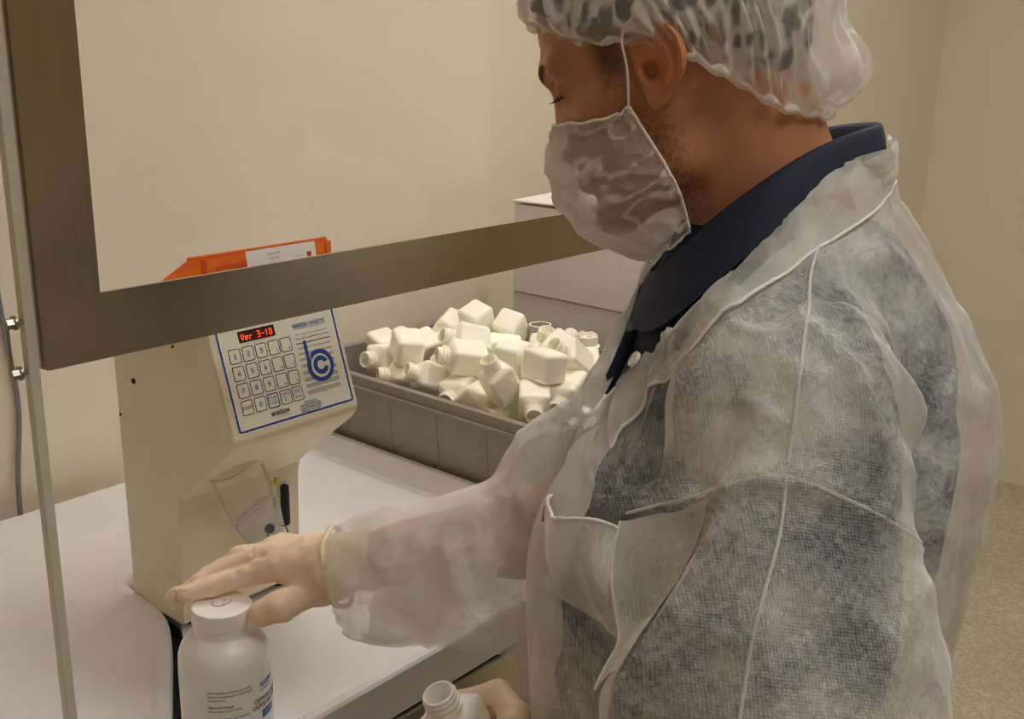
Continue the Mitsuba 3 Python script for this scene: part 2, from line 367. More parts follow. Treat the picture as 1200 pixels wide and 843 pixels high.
for ch in 'Ver 3-10':
    if ch != ' ':
        for x0, y0, x1, y1 in seg[ch]:
            g = LineString([(u + x0 * 2.9, 101.2 + y0 * 6.3), (u + x1 * 2.9 + .3 * y1, 101.2 + y1 * 6.3)]).buffer(.42, 2)
            m = trimesh.creation.extrude_polygon(g, .2, engine='earcut'); m.vertices = np.array([pt(a, b, c + 2.25) for a, b, c in np.asarray(m.vertices)]); dg.append(m)
    u += 5.3
scene['counting_machine__display__digits'] = {**ply(cat(dg), 'glow_base'), 'emitter': {'type': 'area', 'radiance': rgb(2.6, .16, .03)}}
tag('counting_machine__display__digits', 'glowing red characters')
# keys
def tx(t, h, u, v, bold=False, width=None, ht=2.0, center=True): return text_at(t, h / 1000, pt(u, v, ht), EX, EY, .0002, bold, width / 1000 if width else None, center)
cols, rows = [25.7, 42.8, 59.8, 77.0, 93.4], [86.0, 67.2, 48.6, 30.0]
names = ['1 2 3 . .', '4 5 6 . .', '7 8 9 . .', 'CLEAR 0 RUN PAUSE SELECT']
for r in range(4):
    for c in range(5):
        nm = names[r].split()[c]
        k = put('counting_machine__key', plate(cols[c] - 7.2, cols[c] + 7.2, rows[r] - 7.9, rows[r] + 7.9, 1.6, 1.9, 2.0), 'key_face')
        bl = r == 3 and c == 2
        put(k + '__outline', plate(cols[c] - 7.4, cols[c] + 7.4, rows[r] - 8.1, rows[r] + 8.1, 1.65, 2.0, 2.2, hole=.95 if not bl else 1.3), 'panel_blue' if bl else 'ink_dark')
        if nm.isdigit(): put(k + '__print', tx(nm, 5.2, cols[c], rows[r] - 2.6, True), 'ink_blue')
        elif nm == '.': put(k + '__print', plate(cols[c] + 3.0, cols[c] + 4.4, rows[r] - 5.2, rows[r] - 3.2, 1.9, 2.1, .3), 'ink_dark')
        elif nm == 'CLEAR': put(k + '__print', tx(nm, 3.4, cols[c], rows[r] - 1.6, False, 11.5), 'ink_dark')
        else:
            l2 = {'RUN': 'STOP', 'PAUSE': 'Rx', 'SELECT': 'DRUG'}[nm]; l1 = {'RUN': 'RUN', 'PAUSE': 'BATCH', 'SELECT': 'SELECT'}[nm]
            put(k + '__print', cat(tx(l1, 3.0, cols[c], rows[r] + 2.2, False, 9.5), plate(cols[c] - 5, cols[c] + 5, rows[r] + .3, rows[r] + .8, 1.9, 2.1, .1), tx(l2, 3.0, cols[c], rows[r] - 4.6, False, 9.0 if l2 != 'Rx' else 5)), 'ink_blue')
put('counting_machine__maker_name', tx('MCKESSON', 4.2, 65.3, 13.6, True, 24), 'ink_dark', label='bold dark maker name')
put('counting_machine__maker_name__underline', plate(59, 78, 10.6, 11.3, 1.6, 1.8, .1), 'ink_grey')
put('counting_machine__model_name', cat(tx('BAKER', 4.4, 117.5, 101.5, True, 19), tx('CASSETTE', 4.4, 141.5, 101.5, False, 25), plate(108, 126.5, 99.6, 100.1, 1.6, 1.9, .1), plate(129, 154, 99.6, 100.1, 1.6, 1.9, .1)), 'ink_blue', label='blue machine name over thin rules')
put('counting_machine__address_print', cat(*[tx(t, 2.2, 107 + (i == 0) * 1, 17.4 - i * 3.1, False, wd) for i, (t, wd) in enumerate((('McKesson', 17), ('Automation Systems Inc', 29), ('Livonia, Michigan 48150', 31), ('Made in USA', 27)))]), 'ink_blue', label='small blue address lines')
# logo: graded stripes and the linked b and c
st = [(93.3, .5), (88.6, .8), (83.4, 1.2), (77.8, 1.6), (71.6, 2.2), (65, 2.8), (57.8, 3.4), (50, 4.0), (42.0, 4.8), (35.0, 5.0), (27.6, 5.2)]
for v, t in st:
    put('counting_machine__logo_stripe', plate(107.5, 155, v - t / 2, v + t / 2, 1.6, 1.75, .1), 'ink_dark' if v > 80 else 'ink_grey')
lg = [LineString([(118.6, 84), (118.6, 56)]).buffer(2.1, 4)]
ring = Point(133.5, 54.2).buffer(18.6, 32).difference(Point(133.5, 54.2).buffer(13.6, 32))
ring = ring.difference(Polygon([(112, 62.5), (122.6, 62.5), (122.6, 84), (112, 84)]))
cc = Point(134, 54.6).buffer(10.8, 24).difference(Point(134, 54.6).buffer(5.2, 24)).difference(Polygon([(134, 54.6), (150, 60.5), (150, 48.7)]))
hal = Point(133.5, 54.2).buffer(14.2, 32)
put('counting_machine__logo', cat(*[(lambda m: (setattr(m, 'vertices', np.array([pt(a, b, c + 1.95) for a, b, c in np.asarray(m.vertices)])), m)[1])(trimesh.creation.extrude_polygon(g, .25, engine='earcut')) for q_ in (lg[0].union(ring), cc) for g in getattr(q_, 'geoms', [q_])]), 'panel_blue', label='blue interlocked b and c logo')
hm = trimesh.creation.extrude_polygon(hal, .1, engine='earcut'); hm.vertices = np.array([pt(a, b, c + 1.8) for a, b, c in np.asarray(hm.vertices)])
put('counting_machine__logo__ground', hm, 'panel_face')
# side screws, front warning label, slot, base feet
for (y, z) in ((1.103, 1.266), (1.146 - .008, 1.217), (1.017, 1.324)):
    put('counting_machine__screw', moved(trimesh.creation.cylinder(.0032 if y == 1.103 else .0016, .003, sections=12), frame_from([1, 0, 0]), (MX0, y, z)), 'rubber')
for (x, y) in ((.660, 1.055), (.79, 1.055), (.660, 1.125), (.79, 1.125)):
    put('counting_machine__foot', moved(trimesh.creation.cylinder(.009, .0105, sections=16), None, (x, y, .971)), 'rubber')
put('counting_machine__sensor_slot', rbox(.7815, .7905, 1.0225, 1.033, 1.058, 1.113, .003), 'rubber', label='narrow black slot')
k = put('counting_machine__warning_label', bx(.7665, .780, 1.0292, 1.0302, 1.1165, 1.130), 'label_yellow', label='small yellow warning sticker')
put(k + '__symbol', text_at('!', .008, (.7733, 1.0292, 1.1195), EX, np.array([0, 0, 1.]), .0003, True, None, True), 'ink_dark')
# clear chute: an oval tube leaving the chin, ending in a spout cup
ct, cb = np.array([.692, .993, 1.178]), np.array([.732, .990, 1.066]); ax = (cb - ct) / np.linalg.norm(cb - ct); F = frame_from(ax, [1, 0, 0])
def oval(o, a, b, n=40):
    t = np.arange(n + 1) / n * 2 * np.pi; return o + F[:, 0] * a * np.cos(t)[:, None] + F[:, 1] * b * np.sin(t)[:, None]
rings = [oval(ct + ax * s * .118, a, b) for s, a, b in ((0, .034, .022), (.05, .034, .022), (.5, .031, .021), (.62, .030, .0205), (.80, .026, .019), (1., .020, .016))]
put('counting_machine__chute', sheet(np.array(rings)), 'clear_plastic', True, label='clear plastic chute')
put('counting_machine__chute__rim', tube(oval(ct, .034, .022)[:-1], .0018, 6, True), 'vial_clear', True)
for sgn in (-1, 1): put('counting_machine__chute__edge', tube([ct + ax * .118 * s_ + F[:, 0] * sgn * w_ - F[:, 1] * .004 for s_, w_ in ((.02, .034), (.5, .031), (.62, .030), (.98, .0205))], .0019, 6), 'vial_clear', True, label='bright thick edge')
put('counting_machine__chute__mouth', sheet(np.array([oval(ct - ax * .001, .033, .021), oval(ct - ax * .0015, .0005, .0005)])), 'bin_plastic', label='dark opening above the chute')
put('counting_machine__chute__collar', tube(np.array([ct + ax * .066 + F[:, 0] * .0295 * math.cos(t) + F[:, 1] * .0215 * math.sin(t) - ax * .012 * math.sin(t) for t in np.arange(36) / 36 * 2 * np.pi]), .0016, 6, True), 'vial_clear', True)
gate = sheet(np.array([oval(ct + ax * .118 * s, a, b) * 1.0 for s, a, b in ((.60, .0305, .0225), (.95, .024, .019))]))
put('counting_machine__chute__gate', gate, 'gate_clear', True)
put('counting_machine__chute__gate_pin', moved(trimesh.creation.cylinder(.0058, .004, sections=20), frame_from([-.2, -1, .15]), ct + ax * .088 + np.array([-.004, -.0215, 0])), 'cable_grey', label='dark round gate pin')
put('counting_machine__chute__wire_loop', tube(spline([ct + ax * .09 + np.array([.012, -.022, 0]), ct + ax * .104 + np.array([.016, -.022, 0]), ct + ax * .112 + np.array([.010, -.022, 0]), ct + ax * .114 + np.array([0, -.022, 0]), ct + ax * .104 + np.array([-.010, -.022, 0]), ct + ax * .094 + np.array([-.010, -.022, 0])], 24), .0008, 6), 'cable_grey', True)
put('counting_machine__chute__neck', sheet(np.array([oval(ct - ax * .03, .033, .024), oval(ct - ax * .002, .0335, .0245)])), 'cream_case', True)

# orange cassette on the machine
tag('tablet_cassette', 'translucent orange tablet cassette on top of the counting machine, white label in front', 'cassette')
cx0, cx1 = .640, .827
side = np.array([(.975, 1.374), (.983, 1.424), (1.062, 1.380), (1.062, 1.374)])
def slab(x, s=1.0): return np.c_[np.full(4, x), side]
def shell(x0, x1, side, ins):
    pts0 = np.c_[np.full(len(side), x0 + ins), side]; pts1 = np.c_[np.full(len(side), x1 - ins), side]
    base0, base1 = np.c_[np.full(len(side), x0), side], np.c_[np.full(len(side), x1), side]
    out = []
    for a, b in ((0, 1), (1, 2), (2, 3), (3, 0)):
        out.append(sheet(np.array([[pts0[a], pts1[a]], [pts0[b], pts1[b]]])))
    for P in (pts0, pts1): out.append(trimesh.Trimesh(P, [[0, 1, 2], [0, 2, 3]], process=False))
    return cat(out)
body = Polygon(side).buffer(.003, 4)
vv = m3.Manifold.batch_hull([m3.Manifold.sphere(.003, 8).translate((x, y, z)) for x in (cx0 + .003, cx1 - .003) for y, z in ((.978, 1.378), (.985 + (.0), 1.421), (1.058, 1.379), (1.058, 1.377))])
put('tablet_cassette__shell', tm(vv), 'orange_clear', smooth=30)
put('tablet_cassette__edge_strip', cat(rbox(.652, .657, .9735, .979, 1.374, 1.4235, .0015), rbox(.640, .827, .981, .9865, 1.4225, 1.4262, .0015), rbox(.8215, .827, .9735, .980, 1.374, 1.4235, .0015)), 'orange_clear', label='thicker orange edges')
cap = m3.Manifold.batch_hull([m3.Manifold.sphere(.003, 10).translate((0, 0, -.006)), m3.Manifold.sphere(.003, 10).translate((0, 0, .006))]); cm = tm(cap)
hp = []
for i in range(70):
    R = trimesh.transformations.random_rotation_matrix(rng.random(3))[:3, :3]
    x = .668 + .085 * rng.random(); zz = 1.382 + .022 * rng.random() * (1 - abs(x - .715) / .09); hp.append(moved(cm, R, (x, .995 + .02 * rng.random(), zz)))
put('tablet_cassette__capsule_heap', cat(hp), 'capsules_orange', True, kind='stuff', label='heap of capsules seen through the orange shell')
LN = np.cross([1, 0, 0], [0, .008, .05]); LN /= np.linalg.norm(LN); ly = np.array([0, .008, .05]) / np.linalg.norm([.008, .05])
lo = np.array([.708, .9725, 1.3955])
lp = sheet(np.array([[lo, lo + [.085, 0, -.001]], [lo + ly * .030, lo + [.082, 0, 0] + ly * .0305]])); lp = cat(lp)
k = put('tablet_cassette__label', extrude(sbox(0, 0, .096, .0295), 'z', 0, .0006), 'label_paper', label='white printed label')
mm = trimesh.creation.extrude_polygon(sbox(0, 0, .096, .0295), .0006, engine='earcut'); v = np.asarray(mm.vertices); mm.vertices = lo + v[:, :1] * EX + v[:, 1:2] * ly + v[:, 2:] * np.cross(EX, ly)
scene[k] = ply(mm, 'label_paper')
lt_ = lambda t, h, x, y, w: text_at(t, h, lo + EX * x + ly * y + np.cross(EX, ly) * .0007, EX, ly, .0002, False, w)
put(k + '__print', cat(lt_('CEPHALEXIN', .0024, .027, .022, .019), lt_('500 MG', .0024, .030, .0165, .013), lt_('CAPSULES', .0022, .030, .0115, .017), lt_('0093-3147-05  C-2140', .0018, .029, .006, .030), lt_('Exp 12', .002, .068, .015, .009), lt_('LOT 33003542', .0018, .068, .009, .018)), 'ink_grey')
mm = trimesh.creation.extrude_polygon(sbox(0, 0, .006, .0055), .0004, engine='earcut'); v = np.asarray(mm.vertices); mm.vertices = lo + EX * .083 + ly * .0135 + np.cross(EX, ly) * .0006 + v[:, :1] * EX + v[:, 1:2] * ly + v[:, 2:] * np.cross(EX, ly)
put(k + '__red_mark', mm, 'ink_red', label='small red square')

# ---------------------------------------------------------------- large bottle under the hand
bc = np.array([.537, .806, .9665]); R = .0435
prof = [(0, 0), (R - .004, 0), (R - .001, .0015), (R, .005), (R, .110), (R - .0006, .117), (R - .003, .1245), (R - .0075, .131), (R - .0125, .1355), (.0272, .138), (.0265, .141), (.0265, .150), (0, .150)]
def sm(prof, n=60):
    return prof
tag('stock_bottle', 'large white plastic medicine bottle with printed label under the gloved hand', 'bottle')
put('stock_bottle__body', moved(lathe(prof, 64), None, bc), 'hdpe_white', smooth=35)
cp = [(0, .165), (.026, .165), (.0276, .1643), (.0285, .1625), (.0285, .149), (.0278, .148), (0, .148)]
kc = put('stock_bottle__cap', moved(lathe(cp[::-1], 64), None, bc), 'cap_white', smooth=35, label='round white screw cap')
put(kc + '__embossed_mark', cat(tube([bc + [.002 + .010 * math.cos(t), .002 + .007 * math.sin(t), .1652] for t in np.linspace(2.2, 5.9, 16)], .0007, 6), tube([bc + [-.002, -.004, .1652], bc + [.008, .004, .1652]], .0006, 6)), 'ink_grey')
th = np.linspace(0, 2 * np.pi, 65)
put('stock_bottle__label', sheet(np.array([np.c_[bc[0] + (R + .0004) * np.cos(th), bc[1] + (R + .0004) * np.sin(th), np.full(65, bc[2] + z)] for z in (.008, .1035)]))
    , 'label_paper', True, label='white wrap label')
def wrap(m):  # x = arc length (0 faces the camera), y = height, z = proud
    v = np.asarray(m.vertices).copy(); a0 = math.atan2(-bc[1], -bc[0]); r = R + .0005 + v[:, 2]; a = a0 + v[:, 0] / R
    m.vertices = np.c_[bc[0] + r * np.cos(a), bc[1] + r * np.sin(a), bc[2] + v[:, 1]]; return m
def wt(t, h, x, y, bold=False, width=None):
    m = meshkit.text_mesh(t, h, .00015, bold); v = np.asarray(m.vertices).copy()
    if width: v[:, 0] *= width / (v[:, 0].max() - v[:, 0].min())
    v[:, 0] += x; v[:, 1] += y; m.vertices = v; return wrap(m)
lines = [('Each capsule contains cephalexin', .0022, 0, .0945, .041), ('monohydrate equivalent to 500 mg of', .0022, 0, .0905, .042), ('cephalexin.', .0022, 0, .0865, .017), ('Usual Adult Dosage:', .0025, 0, .0790, .024), ('See accompanying literature.', .0022, 0, .0750, .032),
         ('Dispense in a tight, light resistant', .0022, 0, .0665, .038), ('container.', .0022, 0, .0625, .012), ('Store at 20 to 25 C. Rx only', .0022, 0, .0540, .027)]
put('stock_bottle__label__print', cat(*[wt(t, h, x - .0185, y, 'Usual' in t, w) for t, h, x, y, w in lines]), 'ink_dark')
put('stock_bottle__label__maker_name', cat(wt('SAGENT', .0048, .0330, .0890, True, .021), wt('NDC 25021-742-50', .0018, .0330, .0845, False, .020)), 'ink_blue', label='dark blue maker name')
put('stock_bottle__label__product_name', cat(wt('CEPHALEXIN', .0044, .0255, .0735, True, .036), wt('CAPSULES, USP', .0044, .0235, .0670, True, .038)), 'ink_dark', label='product name in capitals')
bb = trimesh.creation.box(extents=(.018, .0085, .0002)); bb = bb.subdivide().subdivide(); bb.vertices += [.044, .0590, .0001]
kb = put('stock_bottle__label__strength_box', wrap(bb), 'panel_blue', label='blue strength box')
put('stock_bottle__label__strength_print', wt('500 mg', .0042, .0370, .0570, True, .0135), 'label_paper')

# ---------------------------------------------------------------- grey bin
BX0, BX1, BY0, BY1, BZ = 1.150, 1.56, .885, 1.448, 1.118
tag('storage_bin', 'grey plastic tote bin heaped with small white bottles', 'bin')
def ringp(x0, x1, y0, y1, r, z, n=6):
    g = sbox(x0, y0, x1, y1).buffer(-r).buffer(r, n); c = np.asarray(g.exterior.coords); return np.c_[c, np.full(len(c), z)]
t = .018  # taper
L = [(t, .948, .02), (t - .001, .950, .02), (.004, BZ - .020, .02), (-.004, BZ - .020, .02), (-.004, BZ - .001, .02), (-.003, BZ, .02), (.008, BZ, .018), (.009, BZ - .002, .018), (t + .005, .955, .016)]
put('storage_bin__shell', (lambda m: (m.merge_vertices(), m.fix_normals(), m)[2])(cat(sheet(np.array([ringp(BX0 + o, BX1 - o, BY0 + o, BY1 - o, r, z) for o, z, r in L])))), 'bin_plastic', smooth=25)
put('storage_bin__base', bx(BX0 + t + .002, BX1 - t - .002, BY0 + t + .002, BY1 - t - .002, .949, .956), 'bin_plastic')
for y in (1.02, 1.125, 1.23, 1.335):
    q = sheet(np.array([[[BX0 + .0165, y - .0015, .952], [BX0 + .0165, y + .0015, .952]], [[BX0 + .0035, y - .0015, BZ - .021], [BX0 + .0035, y + .0015, BZ - .021]]]))
    put('storage_bin__rib', extrude(Polygon([(BX0 + .016, .952), (BX0 + .003, BZ - .021), (BX0 + .006, BZ - .021), (BX0 + .019, .952)]), 'y', y - .002, y + .002), 'bin_plastic')
put('storage_bin__rim_lip', cat(rbox(BX0 - .010, BX0 - .002, BY0 - .01, BY1, BZ - .0215, BZ - .0165, .001)), 'bin_plastic', label='lower edge of the rim')
k = put('storage_bin__label_holder', (lambda P: cat(P))(extrude(Polygon([(BX0 + .0105, 1.03), (BX0 + .0062, 1.075), (BX0 + .0048, 1.075), (BX0 + .0092, 1.03)]), 'y', 1.345, 1.40)), 'cable_grey', label='small dark label frame on the side')
put('storage_bin__catch', rbox(BX0 - .007, BX0 - .003, .893, .915, BZ - .016, BZ - .006, .001), 'rubber', label='small dark slot under the rim')

# ---------------------------------------------------------------- white cartons beyond the bin
def carton(key, x0, x1, y0, y1, z0, z1, lab, flap=None):
    tag(key, lab, 'box')
    put(key + '__body', rbox(x0, x1, y0, y1, z0, z1, .002, 6), 'card_white')
    if flap: put(key + '__lid', flap, 'card_white')
CX = 1.600
carton('carton', CX, CX + .28, 1.03, 1.345, ZB, 1.180, 'white cardboard box behind the grey bin, lowest of the two')
carton('carton_001', CX - .004, CX + .28, 1.025, 1.343, 1.1815, 1.352, 'white cardboard box with a tilted lid, on top of another white box',
       moved(rbox(0, .286, 0, .326, 0, .004, .0015), trimesh.transformations.rotation_matrix(math.radians(-1.2), [1, 0, 0])[:3, :3] @ trimesh.transformations.rotation_matrix(math.radians(-1.5), [0, 1, 0])[:3, :3], (CX - .006, 1.022, 1.3615)))
# ---------------------------------------------------------------- the man: frames
# body frame: a = the way he faces, b = his left, z up, origin at the base of the neck; head frame the same, origin between the ears
BN = np.array([.842, .434, 1.532]); _F = np.array([-.5, .866, 0]); _F /= np.linalg.norm(_F)
BB = np.stack([_F, [-_F[1], _F[0], 0], [0, 0, 1.]])
HO = np.array([.793, .505, 1.634]); _Fh = np.array([-.45, .893, 0]); _Fh /= np.linalg.norm(_Fh); _t = math.radians(20)
HB = np.stack([_Fh * math.cos(_t) - np.array([0, 0, math.sin(_t)]), [-_Fh[1], _Fh[0], 0], _Fh * math.sin(_t) + np.array([0, 0, math.cos(_t)])])
b2w = lambda v: BN + np.asarray(v) @ BB
w2b = lambda p: (np.asarray(p) - BN) @ BB.T
h2w = lambda v: HO + np.asarray(v) @ HB
w2h = lambda p: (np.asarray(p) - HO) @ HB.T
h2b = lambda v: w2b(h2w(v))
def b_mesh(m): return moved(m, BB.T, BN)

# joints (body frame)
RS, LS = np.array([-.02, -.18, -.12]), np.array([-.015, .195, -.125])
RE, RW = w2b([0.774, 0.509, 1.234]), w2b([0.6268, 0.737, 1.1637])
LE, LW = np.array([-.02, .285, -.415]), np.array([.172, .282, -.452])

TZ = np.array([.06, 0, -.05, -.10, -.15, -.20, -.30, -.40, -.60, -.95, -1.1])
TF = np.array([.06, .075, .090, .110, .132, .155, .180, .192, .195, .195, .195])
TB = np.array([.085, .105, .145, .175, .200, .210, .204, .192, .182, .18, .18])
TS = np.array([.06, .075, .100, .135, .170, .200, .222, .228, .235, .26, .27])
def torso(p, grow=0., shrink_b=1.0):
    z = p[:, 2]; f = np.interp(z, TZ[::-1], TF[::-1]) + grow; bk = np.interp(z, TZ[::-1], TB[::-1]) * shrink_b + grow; s = np.interp(z, TZ[::-1], TS[::-1]) + grow
    q = np.abs(np.stack([p[:, 0] / np.where(p[:, 0] > 0, f, bk), p[:, 1] / s], 1)); e = 2.05
    k = (q[:, 0] ** e + q[:, 1] ** e) ** (1 / e)
    d = (k - 1) * np.minimum(np.where(p[:, 0] > 0, f, bk), s) * .9
    return np.maximum(d, np.maximum(p[:, 2] - .05, -.98 - p[:, 2]))

def coat_base(p, g=0.):
    d = torso(p, g)
    d = smin(d, rcone(p, (-.02, .055, -.055), (-.015, .20, -.135), .055 + g, .072 + g), .05)
    d = smin(d, rcone(p, (-.02, -.055, -.055), (-.012, -.18, -.125), .055 + g, .072 + g), .05)
    # left sleeve
    d = smin(d, rcone(p, (-.015, .205, -.145), (-.022, .285, -.30), .078 + g, .098 + g), .05)
    d = smin(d, rcone(p, (-.022, .285, -.30), (.0, .290, -.43), .098 + g, .090 + g), .05)
    d = smin(d, rcone(p, (-.01, .290, -.415), (.06, .285, -.445), .082 + g, .062 + g), .04)
    d = smin(d, rcone(p, (.06, .285, -.445), LW - [.01, 0, 0], .062 + g, .036 + g), .03)
    d = smin(d, rcone(p, (.03, .10, -.19), (.065, .185, -.26), .070 + g, .078 + g), .05); d = smin(d, rcone(p, (.065, .185, -.26), (.090, .160, -.60), .078 + g, .080 + g), .05)
    # right sleeve
    d = smin(d, rcone(p, RS + [0, 0, -.01], RE * .6 + RS * .4, .074 + g, .062 + g), .045)
    d = smin(d, rcone(p, RE * .6 + RS * .4, RE + [0, 0, -.01], .062 + g, .066 + g), .03)
    return smin(d, rsleeve(p, g), .03)
def rsleeve(p, g=0.):
    m1, m2 = RE * .55 + RW * .45 + [0, 0, -.030], RE * .14 + RW * .86 + [0, 0, -.024]
    d = rcone(p, RE + [0, 0, -.018], m1, .072 + g, .071 + g)
    d = smin(d, rcone(p, m1, m2, .074 + g, .062 + g), .03)
    d = smin(d, rcone(p, m2 + [0, 0, .012], RW + [0, 0, -.002], .056 + g, .036 + g), .02)
    q = [0.158, 0.002, -0.269]
    d = smin(d, rcone(p, q, RE * .9 + RW * .1, .058 + g, .07 + g), .03)
    return smin(d, rcone(p, m2 + [0, 0, -.005], RW + [-.005, 0, -.035], .055 + g, .030 + g), .02)

NA, NBk = h2b([-.044, 0, -.04]), np.array([-.024, 0, -.07])
def neck(p, g=0.): return rcone(p, NA, NBk, .061 + g, .072 + g)

# head (head frame)
def head(q):
    d = ell(q, (-.004, 0, .047), (.100, .0755, .084))
    d = smin(d, ell(q, (-.045, 0, .02), (.060, .068, .062)), .03)
    d = smin(d, ell(q, (.040, 0, -.030), (.060, .056, .082)), .03)
    for s in (-1, 1):
        d = smin(d, rcone(q, (-.002, s * .055, -.02), (.006, s * .050, -.074), .017, .016), .02)
        d = smin(d, rcone(q, (.006, s * .050, -.074), (.074, s * .014, -.106), .016, .018), .018)
        d = smin(d, rcone(q, (.055, s * .050, -.018), (.035, s * .060, -.008), .016, .014), .02)
        d = smin(d, rcone(q, (.092, s * .010, .024), (.080, s * .042, .026), .011, .010), .012)
        d = smax(d, -(np.linalg.norm(q - [.098, s * .031, .007], axis=1) - .0155), .010)
        d = smin(d, np.linalg.norm(q - [.0775, s * .031, .006], axis=1) - .0130, .003)
        d = smin(d, rcone(q, (.090, s * .012, -.040), (.086, s * .014, -.042), .0065, .006), .008)
    d = smin(d, rcone(q, (.0805, 0, .011), (.100, 0, -.040), .0095, .0110), .012)
    d = smin(d, rcone(q, (.090, -.016, -.072), (.090, .016, -.072), .0085, .0085), .010)
    return d
EAR = np.array([(.0175, .006), (.0165, .020), (.0125, .030), (.004, .0345), (-.006, .0345), (-.0155, .030), (-.0225, .020), (-.0245, .006), (-.0215, -.006), (-.015, -.015), (-.007, -.023), (.000, -.0295), (.0065, -.0325), (.0125, -.031), (.0155, -.024), (.0165, -.014), (.0175, -.006)])
def poly_sdf(q, P):
    d = np.full(len(q), 9.); ins = np.zeros(len(q), bool)
    for a, b in zip(P, np.roll(P, -1, 0)):
        e, w = b - a, q - a; t = np.clip((w @ e) / (e @ e), 0, 1); d = np.minimum(d, np.linalg.norm(w - t[:, None] * e, axis=1))
        c = (a[1] > q[:, 1]) != (b[1] > q[:, 1]); ins ^= c & (q[:, 0] < a[0] + (q[:, 1] - a[1]) / np.where(b[1] == a[1], 1e-9, b[1] - a[1]) * e[0])
    return np.where(ins, -d, d)
EARP = spline(np.vstack([EAR, EAR[:1]]), 49)[:-1]
def ear_sdf(q, s):
    x, z, y = q[:, 0], q[:, 2], q[:, 1] * s
    ab = q[:, [0, 2]]; d2 = poly_sdf(ab, EARP); g = lambda cx, cz, rx, rz: np.exp(-((x - cx) / rx) ** 2 - ((z - cz) / rz) ** 2)
    seg = lambda a, b: (lambda t: np.linalg.norm(ab - np.array(a) - t[:, None] * (np.array(b) - np.array(a)), axis=1))(np.clip(((ab - np.array(a)) @ (np.array(b) - np.array(a))) / ((np.array(b) - np.array(a)) @ (np.array(b) - np.array(a))), 0, 1))
    back = np.clip((.012 - x) / .02, 0, 1)
    up = 1 / (1 + np.exp(-(z + .012) / .003)) * np.clip((.016 - x) / .006 + (z > .022) * .8, .0, 1)
    h = .0762 + .40 * np.maximum(0, .012 - x) + .0060 * np.exp(-((d2 + .0032) / .0023) ** 2) * up
    anti = np.minimum(np.minimum(seg((-.001, .024), (-.010, .012)), seg((-.010, .012), (-.0115, -.002))), seg((-.0115, -.002), (-.004, -.015)))
    h += .0050 * np.exp(-(anti / .0028) ** 2) - .0085 * g(.003, -.001, .0078, .0095) - .008 * g(.0075, -.002, .0036, .004) + .0036 * g(.0140, -.003, .003, .0045) + .0012 * g(.006, -.027, .007, .006) + .0026 * np.exp(-(seg((.0135, .008), (.004, .006)) / .0022) ** 2)
    return smax(smax(d2, (y - h) * .7, .0022), .066 + .32 * np.maximum(0, .008 - x) - y, .002)
from scipy.spatial import cKDTree
# ---------------------------------------------------------------- the man: cloth, skin and hair materials
def gauze(name, fn, col, rough=.85, trans=.55):
    bsdf(name, type='mask', opacity=proc(fn), bsdf={'type': 'principledthin', 'base_color': rgb(*col), 'roughness': rough, 'diff_trans': trans, 'eta': 1.2})
def weave(uv, k):
    a, b = uv.x * k, uv.y * k
    return (.5 + .5 * dr.sin(a + .35 * dr.sin(b * .11))) * (.5 + .5 * dr.sin(b + .35 * dr.sin(a * .13)))
def coat_op(p, n, uv):
    m = .42 * fbm(p.x * 30, p.y * 30, p.z * 30, 3) + .58 * fbm(p.x * 10 + 3, p.y * 10, p.z * 10, 2); f = noise(uv.x * 900, uv.y * 260) * .5 + noise(uv.x * 260 + 7, uv.y * 900) * .5
    return dr.clip(.56 + 1.7 * (m - .5) + .42 * (fbm(p.x * 260, p.y * 260, p.z * 260, 2) - .5) + .30 * (weave(uv, 2600.) - .25) + .28 * (f - .5), .14, .97)
gauze('coat_cloth', coat_op, (.84, .83, .80))
def coat_op2(p, n, uv):
    m = fbm(p.x * 22, p.y * 22, p.z * 22, 3); f = noise(uv.x * 900, uv.y * 260)
    return dr.clip(.68 + 1.2 * (m - .5) + .25 * (f - .5) + .30 * (weave(uv, 2600.) - .25), .35, .98)
gauze('coat_double', coat_op2, (.85, .84, .80))
pr('coat_seam', (.82, .80, .74), .8)
pr('cuff_band', (.72, .66, .44), .7)
def net_op(p, n, uv):
    r = 1 - dr.abs(2 * fbm(p.x * 60, p.y * 60, p.z * 26, 3) - 1); m = noise(p.x * 800, p.y * 800, p.z * 800)
    return dr.clip(.24 + .62 * smoothstep(.74, .98, r) + .18 * (m - .5), .12, .95)
gauze('hairnet_gauze', net_op, (.86, .84, .80), .8, .5)
def mask_op(p, n, uv):
    r = 1 - dr.abs(2 * fbm(uv.x * 9, uv.y * 7 + 3, 2.0, 3) - 1); m = noise(p.x * 900, p.y * 900, p.z * 900)
    c = smoothstep(.26, .14, dr.abs(uv.x - .5) - .16 * smoothstep(.55, .9, uv.y)) # the front and foot of the bag are doubled
    return dr.clip(.36 + .50 * c + .50 * smoothstep(.80, .98, r) + .22 * (m - .5), .3, .97)
gauze('mask_gauze', mask_op, (.86, .82, .78), .8, .5)
bsdf('skin', type='twosided', bsdf={'type': 'principled', 'base_color': {'type': 'mesh_attribute', 'name': 'vertex_color'}, 'roughness': .46, 'specular': .4})
pr('navy_knit', proc(lambda p, n, uv: mix([.007, .013, .036], [.012, .021, .055], noise(p.x * 900, p.y * 900, p.z * 900))), .75, sheen=.3)
pr('dark_trousers', (.02, .022, .03), .8)
pr('shoe_black', (.02, .02, .02), .5)
pr('hair_brown', proc(lambda p, n, uv: mix([.018, .012, .008], [.075, .052, .035], noise(p.x * 420, p.y * 420, p.z * 90))), .6)
pr('brow_hair', (.10, .052, .028), .7)
pr('glove_latex', proc(lambda p, n, uv: mix([.80, .60, .46], [.86, .68, .53], fbm(p.x * 60, p.y * 60, p.z * 60))), .42, specular=.4)
